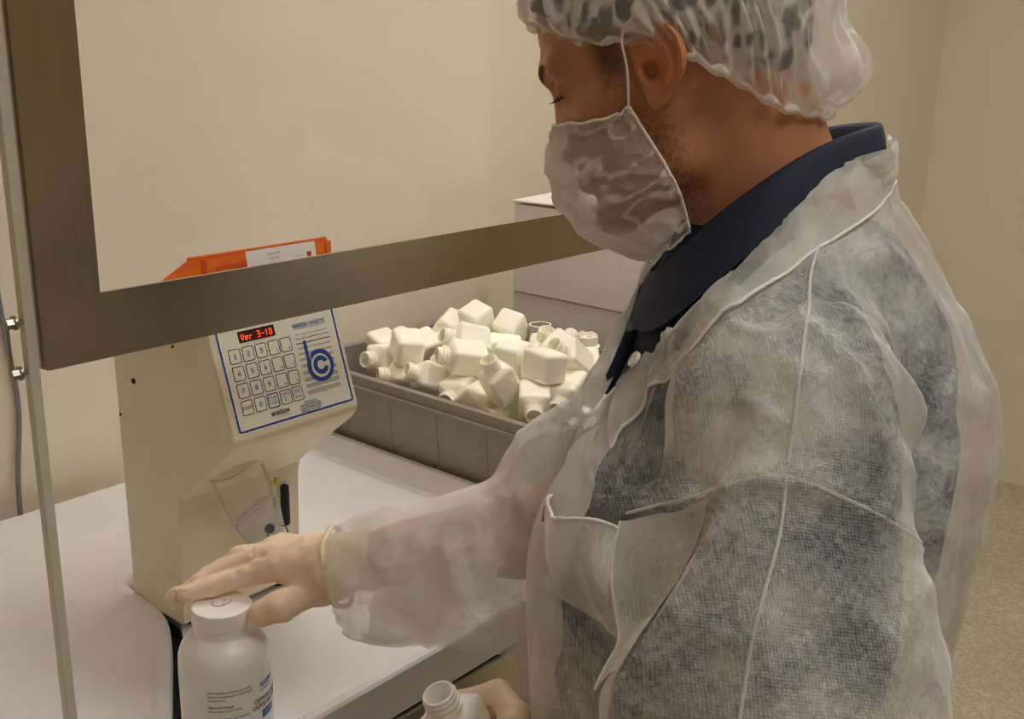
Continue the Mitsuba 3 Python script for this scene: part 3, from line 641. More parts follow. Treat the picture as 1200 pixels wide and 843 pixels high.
pr('button_white', (.78, .76, .70), .3)
pr('button_dark', (.12, .12, .13), .3)

# ---------------------------------------------------------------- body: one continuous surface
FZ = -BN[2]
def body(p):
    d = torso(p, -.062)
    d = smax(d, p[:, 2] + .075, .03)
    d = smin(d, rcone(p, (-.015, .04, -.10), LS + [0, -.025, -.035], .040, .040), .03); d = smin(d, rcone(p, (-.015, -.04, -.10), RS + [0, .025, -.035], .040, .040), .03)
    for S, E_, W_ in ((LS, LE, LW), (RS, RE, RW)):
        d = smin(d, rcone(p, S + [0, 0, -.035] - .13 * np.array([0, S[1], 0]), E_, .040, .038), .02); d = smin(d, rcone(p, E_, E_ * .65 + W_ * .35, .041, .040), .015); d = smin(d, rcone(p, E_ * .65 + W_ * .35, W_, .040, .025), .01)
    for s in (-1, 1):
        d = smin(d, rcone(p, (-.01, s * .095, -.70), (.02, s * .105, -1.08), .085, .055), .04)
        d = smin(d, rcone(p, (.02, s * .105, -1.08), (-.03, s * .115, FZ + .09), .055, .036), .02)
        d = smin(d, rcone(p, (-.04, s * .115, FZ + .045), (.10, s * .125, FZ + .035), .036, .028), .02)
    return smin(d, neck(p), .03)
bm = relax(nets(body, (-.3, -.3, FZ - .01), (.5, .4, .11), .008), 3)
def headneck(q):
    d = head(q); w = w2b(h2w(q))
    return smin(d, neck(w), .022)
hm_ = nets(headneck, (-.13, -.11, -.145), (.135, .11, .15), .0024)
# ears: plate, rim and lobe
ears = []
for s in (-1, 1):
    ears.append(tm(man(relax(nets(lambda q, s=s: ear_sdf(q, s), (-.032, min(s * .058, s * .108), -.042), (.026, max(s * .058, s * .108), .044), .0012), 3))))
hb = lambda m: trimesh.Trimesh(w2b(h2w(m.vertices)), m.faces, process=False)
skin = man(bm) + man(hb(relax(hm_, 2)))
for e in ears: skin = skin + man(hb(e))
sk = tm(skin); q = w2h(b2w(sk.vertices)); n1 = meshkit.fbm(np.asarray(q) * 220, 3); n2 = meshkit.noise(np.asarray(q) * 900); n3 = meshkit.fbm(np.asarray(q) * 40, 3)
base = np.array([.47, .205, .105]) * (.88 + .24 * n3)[:, None]
red = np.exp(-((q - [-.005, np.nan, .0])[:, [0, 2]] ** 2).sum(1) / .030 ** 2) * (np.abs(q[:, 1]) > .074)
base = base * (1 + red[:, None] * [.25, .02, .02])
ss = lambda a, b, x: (lambda t: t * t * (3 - 2 * t))(np.clip((x - a) / (b - a), 0, 1))
dark = np.array([.050, .026, .014])
temple = ss(.055, .040, q[:, 0]) * ss(.019, .029, q[:, 0]) * ss(-.030, .012, q[:, 2] - .3 * (q[:, 0] - .03) + .02 * (n1 - .5)) * (np.abs(q[:, 1]) > .05)
base = base + (dark - base) * (temple * (.55 + .45 * n1))[:, None]
beard = ss(-.015, -.055, q[:, 2] - .35 * (.05 - np.abs(q[:, 0] - .06))) * ss(-.022, .012, q[:, 0]) * ss(-.175, -.125, q[:, 2])
base = base + (dark * 1.3 - base) * (beard * ss(.42, .72, n2) * .62)[:, None]
nape = ss(-.085, -.105, q[:, 0]) * ss(-.09, -.055, q[:, 2])
base = base + (dark - base) * (nape * .4 * n2)[:, None]
for sb in (1, -1):
    bc_ = spline([(.100, sb * .010, .019), (.097, sb * .022, .026), (.088, sb * .036, .028), (.078, sb * .046, .023)], 40)
    db = cKDTree(bc_).query(np.asarray(q))[0]; base = base + (dark - base) * (np.exp(-(db / .0042) ** 2) * (.35 + .6 * n2))[:, None]
lids = np.exp(-((np.abs(q - [.090, .0, .006]) - [0, .033, 0]) ** 2).sum(1) / .012 ** 2); base *= (1 - .25 * lids)[:, None]
scene['person'] = ply(b_mesh(sk), 'skin', smooth=True, color=base)
tag('person', 'man in a white lab coat, hair net and gauze mask bending over the bench', 'person')
# hair, brow, lashes
def scalp2(q):
    d = smin(ell(q, (-.004, 0, .047), (.106, .0815, .090)), ell(q, (-.050, 0, .012), (.069, .075, .074)), .03)
    cut = np.interp(q[:, 0], [-.100, -.072, -.046, -.021, .012, .046, .068, .09], [-.062, -.042, -.012, .013, .034, .044, .058, .074]) - q[:, 2]
    return smax(smax(d, cut, .005), net_f(q) + .007, .004)
def net_f(q):
    d = smin(ell(q, (-.006, 0, .050), (.113, .093, .100)), ell(q, (-.082, 0, .004), (.058, .074, .064)), .03)
    return smin(d, ell(q, (-.113, 0, -.045), (.036, .058, .032)), .02)
hs = relax(nets(scalp2, (-.14, -.1, -.08), (.13, .1, .15), .004), 2)
hs.vertices += hs.vertex_normals * (.004 * (meshkit.fbm(np.asarray(hs.vertices) * [160, 160, 60], 3) - .5))[:, None]
put('person__hair', hb(hs) and b_mesh(hb(hs)), 'hair_brown', True, label='short dark hair under the net')
hw = lambda P: h2w(np.asarray(P, float))
def onface(P, out):
    P = np.array(P, float)
    for _ in range(5):
        g = np.stack([(head(P + 1e-3 * np.eye(3)[i]) - head(P - 1e-3 * np.eye(3)[i])) / 2e-3 for i in range(3)], 1); P = P - g * (head(P) - out)[:, None]
    return P
for s in (1, -1):
    bp = onface(spline([(.100, s * .010, .019), (.097, s * .022, .026), (.088, s * .036, .028), (.078, s * .046, .023)], 60), .0004); rb = np.random.default_rng(3); hairs = []
    for k in range(4, 46):
        a = bp[k] + [0, 0, (rb.random() - .5) * .0042]; t_ = bp[k + 4] - bp[k]; t_ = t_ / np.linalg.norm(t_) + [0, 0, .35]; b1 = a + t_ * .0028; b2 = a + t_ * .0055
        hairs.append(tube(hw(onface(np.array([a, b1, b2]), .0006)), [.0005, .0004, .0002], 4))
    put('person__eyebrow', cat(hairs), 'brow_hair', True, kind='stuff')
    el = [tube(hw([(.0893 - .006 * abs(t), s * (.031 + .011 * t), .0035 - .002 * abs(t)), (.0935 - .006 * abs(t), s * (.031 + .0125 * t), .0005), (.0975 - .006 * abs(t), s * (.031 + .014 * t), .0000)]), [0.0009, .0007, .0003], 5) for t in np.linspace(-1, 1, 17)]
    put('person__eyelash', cat(el), 'hair_brown', True, kind='stuff')

# ---------------------------------------------------------------- shirt with collar
def shirt_f(p):
    t_ = np.clip((-.10 - p[:, 2]) / .08, 0, 1); d = torso(p, 0.) + .012 + .014 * t_ * t_ * (3 - 2 * t_); d = smax(d, p[:, 2] - .0 + .018, .02)
    d = smin(d, rcone(p, (-.02, .055, -.055), LS + [0, 0, -.02], .045, .057), .04); d = smin(d, rcone(p, (-.02, -.055, -.055), RS + [0, 0, -.015], .045, .057), .04)
    d = smin(d, rcone(p, LS + [0, 0, -.02], LS * .35 + LE * .65, .057, .066), .02); d = smin(d, rcone(p, RS, RS * .6 + RE * .4, .058, .062), .02)
    return np.maximum(d, -.75 - p[:, 2])
sm_ = relax(nets(shirt_f, (-.3, -.3, -.78), (.4, .42, .08), .0075), 3)
sm_.vertices += sm_.vertex_normals * (.005 * (meshkit.fbm(np.asarray(sm_.vertices) * 14, 3) - .5))[:, None]
put('person__shirt', b_mesh(sm_), 'navy_knit', True, label='navy blue polo shirt')
def around(q, n): return spline(q, n)
mir = lambda P: [[a, -b, z] for a, b, z in P][::-1]
ct_ = [(.088, .006, -.072), (.076, .032, -.058), (.057, .064, -.031), (.032, .080, -.004), (.001, .082, .022), (-.031, .066, .042), (-.062, .038, .052), (-.084, .0, .056)]
cb_ = [(.104, .014, -.104), (.101, .056, -.110), (.080, .098, -.100), (.046, .117, -.066), (-.002, .108, -.020), (-.036, .084, .008), (-.070, .050, .030), (-.095, .0, .040)]
ci_ = [(.078, .0, -.090), (.066, .026, -.076), (.049, .056, -.050), (.028, .070, -.024), (.0, .070, .000), (-.030, .056, .018), (-.058, .034, .028), (-.076, .0, .032)]
rows = []
for C_, m in ((ci_, 0), (ct_, 0), (cb_, 0)): rows.append(spline(np.array(C_ + mir(C_)[1:]), 61))
G = []
for k in range(5): G.append(rows[0] * (1 - k / 4) + rows[1] * (k / 4))
top = rows[1] + np.array([0, 0, .003])
for k in range(1, 8):
    t = k / 7; out = rows[1] * (1 - t) + rows[2] * t; bul = .006 * math.sin(math.pi * t ** .6); G.append(out + bul * np.array([0, 0, 1]) + .4 * bul * (out - [[-.01, 0, 0]]) / np.linalg.norm(out - [[-.01, 0, 0]], axis=1)[:, None])
G = np.array(G); put('person__shirt__collar', b_mesh(sheet(G)), 'navy_knit', True)
plk = w2b(b2w(np.array([[.084, .010, -.075], [.096, .030, -.112], [.118, .052, -.160]]))); 
put('person__shirt__placket', tube(b2w(spline([[.094, .012, -.085], [.104, .034, -.124], [.122, .056, -.17]], 12)), .006, 8), 'navy_knit', True)
for P in ([.103, .040, -.113],):
    nrm = (np.array([.7, .6, .35]) / np.linalg.norm([.7, .6, .35])) @ BB
    put('person__shirt__button', moved(trimesh.creation.cylinder(.0055, .0022, sections=20), frame_from(nrm), b2w(P)), 'button_dark', label='small grey button')

# ---------------------------------------------------------------- lab coat
from scipy.spatial import cKDTree
SEAM_S = [[-.041, .115, -.018], [-.036, .128, -.024], [-.026, .199, -.046], [-.020, .256, -.067], [-.017, .280, -.094], [-.015, .292, -.117], [-.013, .300, -.135]]
SEAM_A = [[.089, .257, -.193], [.059, .273, -.175], [.028, .295, -.153], [.005, .300, -.140], [-.013, .300, -.135], [-.033, .301, -.142], [-.061, .297, -.154], [-.084, .284, -.170], [-.112, .235, -.205], [-.128, .190, -.245]]
SEAM_L = [[-.013, .300, -.135], [-.008, .322, -.173], [-.001, .351, -.205], [.007, .385, -.254], [.006, .390, -.31]]
FOLDS = [  # polyline, height, width
    (SEAM_S, .004, .010), (SEAM_A, .005, .011), (SEAM_L, .006, .016),
    ([[.002, .302, -.149], [.02, .317, -.184], [.043, .341, -.227], [.071, .343, -.287], [.085, .335, -.34]], .013, .020),
    ([[.030, .292, -.170], [.055, .305, -.205], [.078, .305, -.245], [.100, .300, -.290]], -.012, .018),
    ([[-.031, .197, -.05], [-.059, .216, -.066], [-.073, .23, -.081], [-.093, .223, -.107], [-.123, .173, -.159], [-.139, .166, -.181]], .011, .013),
    ([[-.040, .215, -.062], [-.062, .232, -.082], [-.078, .240, -.105], [-.095, .225, -.140]], -.006, .011),
    ([[-.082, .137, -.065], [-.107, .139, -.096], [-.145, .132, -.13]], .010, .012),
    ([[-.090, .165, -.085], [-.115, .160, -.12], [-.140, .150, -.155]], -.006, .011),
    ([[-.068, .112, -.033], [-.119, .073, -.049], [-.148, .070, -.080], [-.164, .084, -.112], [-.165, .117, -.142]], .009, .013),
    ([[-.131, .171, -.178], [-.142, .170, -.205], [-.159, .153, -.238]], .012, .014), ([[-.120, .200, -.19], [-.132, .196, -.215], [-.140, .19, -.25]], -.012, .016),
    ([[-.003, .277, -.096], [.016, .287, -.128], [.025, .295, -.154]], .008, .013), ([[.021, .271, -.099], [.024, .280, -.134], [.040, .285, -.165]], -.008, .014),
    ([[.074, .165, -.105], [.081, .200, -.135], [.092, .222, -.160], [.098, .240, -.187]], .010, .008), ([[.062, .195, -.110], [.070, .225, -.140], [.080, .250, -.175]], -.008, .010), ([[.098, .235, -.19], [.100, .262, -.217], [.088, .300, -.255], [.080, .320, -.31]], .010, .014),
    ([[.055, .170, -.095], [.066, .205, -.125], [.070, .235, -.155]], -.006, .013), ([[.02, .18, -.055], [.03, .22, -.08], [.045, .25, -.12]], .004, .014),
    ([[-.020, .225, -.055], [-.045, .250, -.075], [-.060, .262, -.100], [-.072, .270, -.130]], .006, .007), ([[-.060, .190, -.058], [-.085, .190, -.080], [-.110, .175, -.110]], .006, .007), ([[-.10, .085, -.045], [-.130, .085, -.070], [-.150, .095, -.10]], -.005, .009), ([[-.120, .21, -.20], [-.122, .225, -.25], [-.118, .235, -.32]], .008, .008), ([[.0, .24, -.07], [.01, .262, -.10], [.018, .275, -.13]], .004, .007), ([[.03, .300, -.17], [.035, .318, -.20], [.048, .332, -.25]], .005, .008), ([[-.03, .315, -.16], [-.028, .335, -.20], [-.03, .36, -.26]], .005, .008),
    ([[-.10, .285, -.20], [-.105, .275, -.26], [-.10, .28, -.33]], .006, .014), ([[-.05, .330, -.20], [-.045, .360, -.26], [-.05, .37, -.32]], -.006, .02),
    ([[-.135, .10, -.20], [-.17, .11, -.26], [-.17, .13, -.36]], -.010, .018),
]
def E2(t, da, db, dz): return (RE * (1 - t) + RW * t + [da, db, dz]).tolist()
FOLDS += [([E2(.98, 0, .045, .01), E2(.80, 0, .075, -.02), E2(.70, 0, .075, -.075), E2(.66, 0, .045, -.11)], .006, .010), ([E2(.35, 0, .03, .06), E2(.25, 0, .07, .02), E2(.12, 0, .08, -.03), E2(.02, 0, .07, -.07)], .010, .012),
          ([E2(.45, 0, .03, .06), E2(.38, 0, .07, .01), E2(.22, 0, .08, -.04)], -.008, .013), ([E2(.60, 0, .05, .045), E2(.52, 0, .075, .0), E2(.42, 0, .078, -.05)], .006, .011),
          ([E2(.15, 0, .02, .07), E2(.02, 0, .06, .05), E2(-.12, 0, .07, .0)], .008, .012), ([E2(.90, 0, .06, -.06), E2(.6, 0, .075, -.075), E2(.3, 0, .07, -.085)], .005, .012)]
cm_ = relax(nets(coat_base, (-.3, -.33, -.99), (.5, .48, .11), .0047), 4)
def fold(m, folds, seed, noise_amp=.0045):
    v, nn = np.asarray(m.vertices).copy(), np.asarray(m.vertex_normals); d = np.zeros(len(v))
    for P, a, w in folds:
        c = spline(np.array(P), 60); dist, k = cKDTree(c).query(v); t = k / 59.
        d += a * np.exp(-(dist / w) ** 2) * np.clip(np.minimum(t, 1 - t) * 6 + .25, 0, 1)
    s = v * np.array([1, 1, .55]) * 16; r = 1 - np.abs(2 * meshkit.fbm(s + 3, 3, seed) - 1)
    d += noise_amp * (meshkit.fbm(v * 11, 3, seed) - .5) * 2 + .0035 * np.clip((r - .82) / .18, 0, 1)
    m.vertices = v + nn * d[:, None]; return m
cm_ = fold(cm_, FOLDS, 5)
# the open neck: everything inside the lapel line is cut away
LIP = [[-.098, 0, .040], [-.092, .030, .040], [-.078, .055, .036], [-.054, .075, .026], [-.026, .102, .002], [-.005, .128, -.020], [.016, .152, -.042], [.034, .168, -.058], [.056, .165, -.085], [.075, .150, -.105], [.090, .140, -.119], [.108, .134, -.141]]
LIPR = [[.113, .060, -.150], [.106, .034, -.128], [.100, .012, -.105], [.094, -.004, -.080], [.080, -.035, -.060], [.055, -.070, -.040], [.020, -.090, -.015], [-.020, -.090, .010], [-.055, -.066, .032], [-.080, -.036, .043]]
lip = np.array(LIP + LIPR); ang = np.arctan2(lip[:, 1], lip[:, 0]); rad = np.hypot(lip[:, 0], lip[:, 1]); o = np.argsort(ang)
def r_open(v): return np.interp(np.arctan2(v[:, 1], v[:, 0]), ang[o], rad[o], period=2 * np.pi)
v = np.asarray(cm_.vertices)
inside = (np.hypot(v[:, 0], v[:, 1]) < r_open(v) + .003) & (v[:, 2] > -.2)
def cuff(v, W_, E_, k): ax_ = (W_ - E_) / np.linalg.norm(W_ - E_); return (((v - W_) @ ax_) > k) & (np.linalg.norm(v - W_, axis=1) < .085)
keep = ~inside & ~cuff(v, RW, RE, -.002) & ~(cuff(v, LW, np.array([.06, .285, -.445]), -.004) & (np.linalg.norm(v - LW, axis=1) < .06)) & (v[:, 2] > -.90)
cm_ = crop(cm_, keep); v = np.asarray(cm_.vertices)
uvc = np.c_[v[:, 0] + .3 * v[:, 1], v[:, 2] - .6 * v[:, 1]]
put('person__lab_coat', b_mesh(cm_), 'coat_cloth', True, uv=uvc, label='white translucent disposable lab coat')
ctree = cKDTree(v)
def onto(P, out=.0015):
    P = np.asarray(P, float); d, k = ctree.query(P); nn = np.asarray(cm_.vertex_normals)[k]; h = ((P - v[k]) * nn).sum(1); return P + nn * (out - h)[:, None]
for P in (SEAM_S, SEAM_A, SEAM_L):
    from scipy.ndimage import gaussian_filter1d
    put('person__lab_coat__seam', tube(b2w(gaussian_filter1d(onto(spline(P, 90), .0008), 4, axis=0, mode='nearest')), .0012, 6), 'coat_double', True, label='raised seam')
# collar and front band, folded over the shoulder line: a doubled strip
COLO = [[-.108, -.004, .016], [-.102, .022, .014], [-.087, .054, .0], [-.057, .101, -.015], [-.03, .136, -.026], [.001, .182, -.043], [.029, .212, -.062], [.054, .214, -.086], [.074, .188, -.116], [.091, .186, -.148], [.103, .200, -.166]]
def strip(inner, outer, n=90, m=12, lift=.007, roll=.004, seed=1):
    A, Bq = spline(inner, n), spline(outer, n); G = []
    for k in range(m):
        t = k / (m - 1); Pk = A * (1 - t) + Bq * t
        Pk = onto(Pk, .0) ; h = lift * math.sin(math.pi * min(1, .12 + .88 * t) ** .8) + .003
        Pk = Pk + np.array([0, 0, 1]) * roll * (1 - t) ** 2
        d, kk = ctree.query(Pk); nn = np.asarray(cm_.vertex_normals)[kk]; G.append(Pk + nn * (h + .003 * t * np.sin(np.linspace(0, 17, n) + 3 * t + seed) + .007 * math.sin(math.pi * t) * (meshkit.fbm(np.c_[np.linspace(0, 9, n) + 2.2 * t, np.full(n, 2.2 * t), np.full(n, seed * 1.)], 3) - .42))[:, None])
    return np.array(G)
LIN = [[-.094, .0, .046], [-.089, .030, .043], [-.076, .053, .039], [-.052, .073, .028], [-.024, .100, .004], [-.003, .126, -.018], [.018, .150, -.040], [.036, .166, -.056], [.058, .162, -.083], [.077, .146, -.103], [.090, .136, -.117], [.108, .132, -.139]]
Gc = strip(LIN, COLO)
def put_sheet(key, G, mat, **k):
    m = b_mesh(sheet(G)); vv = G.reshape(-1, 3); put(key, m, mat, True, uv=np.c_[vv[:, 0] + .3 * vv[:, 1], vv[:, 2] - .6 * vv[:, 1]], **k)
put_sheet('person__lab_coat__collar', Gc, 'coat_double', label='turned-down collar, doubled cloth')
put('person__lab_coat__collar__edge', tube(b2w(Gc[-1]), .0013, 6), 'coat_seam', True)
FI = [[.108, .130, -.140], [.117, .134, -.158], [.128, .148, -.176], [.137, .172, -.190], [.146, .183, -.203], [.150, .200, -.225], [.156, .210, -.260], [.158, .212, -.30], [.158, .212, -.36]]
FO = [[.103, .192, -.160], [.106, .204, -.170], [.111, .222, -.182], [.115, .240, -.198], [.118, .250, -.218], [.122, .252, -.25], [.125, .250, -.29], [.128, .246, -.36]]
Gf = strip(FI, FO, 50, 8, .006, .0, 3)
put_sheet('person__lab_coat__front_band', Gf, 'coat_double', label='doubled front edge of the coat')
put('person__lab_coat__front_band__edge', tube(b2w(Gf[0]), .0012, 6), 'coat_seam', True)
RI_ = [[-.085, -.012, .056], [-.055, -.060, .044], [-.015, -.086, .020], [.025, -.086, -.006], [.060, -.062, -.034], [.086, -.022, -.062], [.092, .004, -.078], [.095, .013, -.108], [.104, .032, -.129], [.116, .058, -.158], [.128, .085, -.176]]
RO_ = [[-.110, -.02, .016], [-.088, -.086, .0], [-.04, -.125, -.02], [.010, -.130, -.036], [.060, -.105, -.056], [.092, -.060, -.078], [.100, -.012, -.092], [.111, -.001, -.119], [.119, .013, -.138], [.138, .044, -.167], [.137, .070, -.188]]
A_, B_ = spline(RI_, 70), spline(RO_, 70)
Gr = np.array([A_ * (1 - t) + B_ * t + .010 * math.sin(math.pi * t) * np.array([.6, -.3, .5]) for t in np.linspace(0, 1, 9)])
put_sheet('person__lab_coat__lapel', Gr, 'coat_double', label='far lapel of the coat')
for P in ([.088, .128, -.116], [.117, .150, -.167]):
    d, k = cKDTree(np.vstack([Gc.reshape(-1, 3), Gf.reshape(-1, 3)])).query(P); Pn = np.vstack([Gc.reshape(-1, 3), Gf.reshape(-1, 3)])[k]; nn = np.asarray(cm_.vertex_normals)[ctree.query(Pn)[1]]
    put('person__lab_coat__button', moved(trimesh.creation.cylinder(.0065, .003, sections=24), frame_from(nn @ BB), b2w(Pn + nn * .003)), 'button_white', label='flat white snap button')
# chest pocket: a sagging patch whose mouth gapes
PT = [[.149, .206, -.198], [.142, .232, -.203], [.126, .252, -.203], [.106, .264, -.195], [.092, .274, -.193]]
PM = [[.152, .205, -.222], [.145, .232, -.228], [.130, .254, -.232], [.112, .268, -.226], [.094, .284, -.220]]
PB = [[.150, .215, -.246], [.138, .242, -.254], [.118, .266, -.262], [.100, .288, -.262], [.082, .312, -.258]]
tt, mm_, bb_ = (spline(P, 40) for P in (PT, PM, PB)); Gp = []
for k in range(16):
    t = k / 15; c = tt * (1 - t) ** 2 * 1. + 2 * t * (1 - t) * mm_ + bb_ * t * t
    s = np.linspace(0, 1, 40); gap = (.018 * (1 - t) ** 1.2 * np.sin(np.pi * np.clip(s, 0, 1)) + .003)
    Pk = onto(c, 0.); nn = np.asarray(cm_.vertex_normals)[ctree.query(c)[1]]; Gp.append(Pk + nn * (gap + .0025 * np.sin(s * 14 + t * 3))[:, None])
Gp = np.array(Gp)
put_sheet('person__lab_coat__chest_pocket', Gp, 'coat_double', label='sagging breast pocket')
put('person__lab_coat__chest_pocket__edge', tube(b2w(Gp[0]), .0016, 6), 'coat_seam', True)
for k, (i, j) in enumerate(((3, 3), (8, 3))):
    put('person__lab_coat__chest_pocket__pen_mark', tube(b2w(np.array([Gp[i, j] + [.0, .002, .0], Gp[i + 2, j + 3] + [.0, .002, 0]])), .0012, 5), 'ink_red', label='short red ink mark')
# the sleeve head folds over itself in front of the armhole
FL_, FR_ = spline([[.087, .262, -.192], [.092, .281, -.217], [.084, .308, -.255], [.074, .332, -.288]], 30), spline([[.026, .297, -.155], [.032, .304, -.185], [.045, .328, -.225], [.060, .342, -.272]], 30)
Gs = []
for t in np.linspace(0, 1, 14):
    Pk = onto(FL_ * (1 - t) + FR_ * t, 0.); nn = np.asarray(cm_.vertex_normals)[ctree.query(Pk)[1]]; Gs.append(Pk + nn * (.0025 + .006 * (1 - t) * np.linspace(.2, 1, 30))[:, None])
Gs = gaussian_filter1d(np.array(Gs), 1.5, axis=1, mode='nearest')
put_sheet('person__lab_coat__sleeve_fold', Gs, 'coat_double', label='doubled fold at the front of the sleeve')
put('person__lab_coat__sleeve_fold__edge', tube(b2w(Gs[0]), .0010, 6), 'coat_double', True)
# cuffs
def ringat(W_, ax_, r, n=40):
    F_ = frame_from(ax_); t = np.arange(n) / n * 2 * np.pi; return W_ + r * (np.cos(t)[:, None] * F_[:, 0] + np.sin(t)[:, None] * F_[:, 1]) * (1 + .05 * np.sin(5 * t)[:, None])
put('person__lab_coat__cuff', tube(b2w(ringat(RW + [.0, 0, -.004] + (RW - RE) / np.linalg.norm(RW - RE) * .003, (RW - RE) / np.linalg.norm(RW - RE), .0385)), .0026, 7, True), 'cuff_band', True, label='pale yellow elastic cuff')
put('person__lab_coat__cuff', tube(b2w(ringat(LW, LW - np.array([.06, .285, -.445]), .036)), .0026, 7, True), 'cuff_band', True, label='pale yellow elastic cuff')

# ---------------------------------------------------------------- trousers and shoes
def trou(p):
    d = smax(torso(p, -.03), p[:, 2] + .55, .02); d = np.maximum(d, -.74 - p[:, 2])
    for s in (-1, 1):
        d = smin(d, rcone(p, (-.01, s * .095, -.70), (.02, s * .105, -1.08), .102, .078), .03); d = smin(d, rcone(p, (.02, s * .105, -1.08), (-.025, s * .115, FZ + .085), .078, .064), .02)
    return np.maximum(d, FZ + .05 - p[:, 2])
put('person__trousers', b_mesh(relax(nets(trou, (-.25, -.3, FZ), (.25, .3, -.5), .012), 3)), 'dark_trousers', True)
for s in (-1, 1):
    put('person__shoe', b_mesh(relax(nets(lambda p: np.maximum(smin(rcone(p, (-.045, s * .115, FZ + .045), (.0, s * .118, FZ + .05), .045, .045), rcone(p, (0, s * .118, FZ + .04), (.125, s * .128, FZ + .03), .046, .036), .03), FZ + .002 - p[:, 2]), (-.12, s * .12 - .08, FZ - .005), (.2, s * .12 + .08, FZ + .13), .007), 3)), 'shoe_black', True)

# ---------------------------------------------------------------- hair net
C0 = np.array([-.03, 0, .02])
BR = [(.098, 0, .064), (.091, .022, .061), (.068, .050, .048), (.046, .067, .034), (.012, .078, .024), (-.021, .080, .003), (-.046, .077, -.022), (-.072, .064, -.052), (-.100, .036, -.073), (-.112, 0, -.078)]
brim = np.array(BR + [(a, -b, z) for a, b, z in BR[-2:0:-1]]); brim = spline(np.vstack([brim, brim[:1]]), 241)
nt = 56; Gn = []
bd = brim - C0; br = np.linalg.norm(bd, axis=1); bd /= br[:, None]; up = np.array([.12, 0, .99]); up /= np.linalg.norm(up)
phi = np.linspace(0, 2 * np.pi, 241)
for k in range(nt):
    t = (k / (nt - 1)) ** 1.15 * .985; om = np.arccos(np.clip(bd @ up, -1, 1)); dirs = (np.sin((1 - t) * om)[:, None] * bd + np.sin(t * om)[:, None] * up) / np.sin(om)[:, None]
    r = np.full(241, .05)
    for _ in range(40): r = r - net_f(C0 + dirs * r[:, None]) * .8
    w = 1 - math.exp(-t / .035); r = br * (1 - w) + np.maximum(r, br * .9) * w
    ph = phi + .25 * np.sin(3 * phi) + .12 * np.sin(7 * phi + 1) + .5 * t * np.sin(5 * phi)
    amp = .0050 * math.exp(-t / .42) * (1 - math.exp(-t / .02)) + .0012
    r = r + amp * (np.abs(np.sin(15 * ph)) - .5) * 1.3 + .0030 * (np.clip(1 - np.abs(np.sin(9 * ph + 6 * t)) * 2.2, 0, 1)) * min(1, t * 8)
    Gn.append(C0 + dirs * r[:, None])
Gn = np.array(Gn); Gn[:, -1] = Gn[:, 0]
put('person__hair_net', sheet(hw(Gn.reshape(-1, 3)).reshape(Gn.shape)), 'hairnet_gauze', True, label='white bouffant hair net with gathered pleats')
rr = brim[:-1] + (brim[:-1] - C0) * .012 + np.array([0, 0, 1]) * (.0016 * np.sin(30 * phi[:-1]))[:, None]
put('person__hair_net__elastic_edge', tube(hw(rr), .0030 + .0012 * np.sin(30 * phi[:-1] + 1) + .0008 * np.sin(11 * phi[:-1]), 7, True), 'hairnet_gauze', True, label='gathered elastic edge')

# ---------------------------------------------------------------- face mask
Lm = spline([(.030, .072, -.022), (.021, .072, -.056), (.014, .068, -.087), (.013, .062, -.108), (.016, .052, -.130)], 40)
Cm = spline([(.100, 0, -.019), (.112, 0, -.030), (.121, 0, -.046), (.1245, 0, -.066), (.122, 0, -.088), (.110, 0, -.110), (.090, 0, -.132), (.062, 0, -.150)], 40)
Gm, UV = [], []
for k in range(40):
    t = k / 39; row = []
    for j in range(61):
        s = (j / 60 - .5) * 2; f = abs(s) * math.pi / 2; pw = 2.1 - 1.0 * min(1, t * 3); c = math.cos(f) ** pw; l = Lm[k]; c0 = Cm[k]
        y = l[1] * math.sin(f) * math.copysign(1, s) * (1 + .12 * math.sin(math.pi * t) * math.sin(2 * f))
        row.append([l[0] + (c0[0] - l[0]) * c, y, l[2] + (c0[2] - l[2]) * math.cos(f)]); UV.append([j / 60, t])
    Gm.append(row)
Gm = np.array(Gm); fl = Gm.reshape(-1, 3)
for _ in range(4):
    d = headneck(fl); e = 1e-3; g = np.stack([(headneck(fl + e * np.eye(3)[i]) - headneck(fl - e * np.eye(3)[i])) / (2 * e) for i in range(3)], 1); fl = fl + g * np.maximum(.0022 - d, 0)[:, None]
uvm = np.array(UV); rid = 1 - np.abs(2 * meshkit.fbm(np.c_[uvm[:, 0] * 11, uvm[:, 1] * 6, np.zeros(len(uvm))], 3, 9) - 1)
nn = np.asarray(sheet(fl.reshape(Gm.shape)).vertex_normals); nn = nn * np.sign((nn * (fl - [.02, 0, -.06])).sum(1))[:, None]
fl = fl + nn * (.0045 * np.clip((rid - .75) / .25, 0, 1) + .002 * (meshkit.fbm(np.c_[uvm * 8, np.zeros(len(uvm))], 3, 4) - .3))[:, None]
Gm = fl.reshape(Gm.shape)
put('person__face_mask', sheet(hw(fl).reshape(Gm.shape)), 'mask_gauze', True, uv=uvm, label='white gauze beard cover over nose, mouth and chin')
put('person__face_mask__edge', tube(hw(np.vstack([Gm[0], Gm[1:, -1], Gm[-1, ::-1][1:], Gm[::-1, 0][1:-1]]) + np.array([0, 0, 0])), .0013, 6, True), 'coat_seam', True, label='bound edge')
for j in (0, 60):
    s = -1 if j == 0 else 1
    put('person__face_mask__ear_loop', tube(hw(spline([Gm[0, j], (.025, s * .078, -.006), (.021, s * .0815, .012), (.018, s * .082, .030), (.004, s * .081, .040), (-.014, s * .079, .034)], 30)), .0011, 6), 'coat_seam', True, label='thin white ear loop')

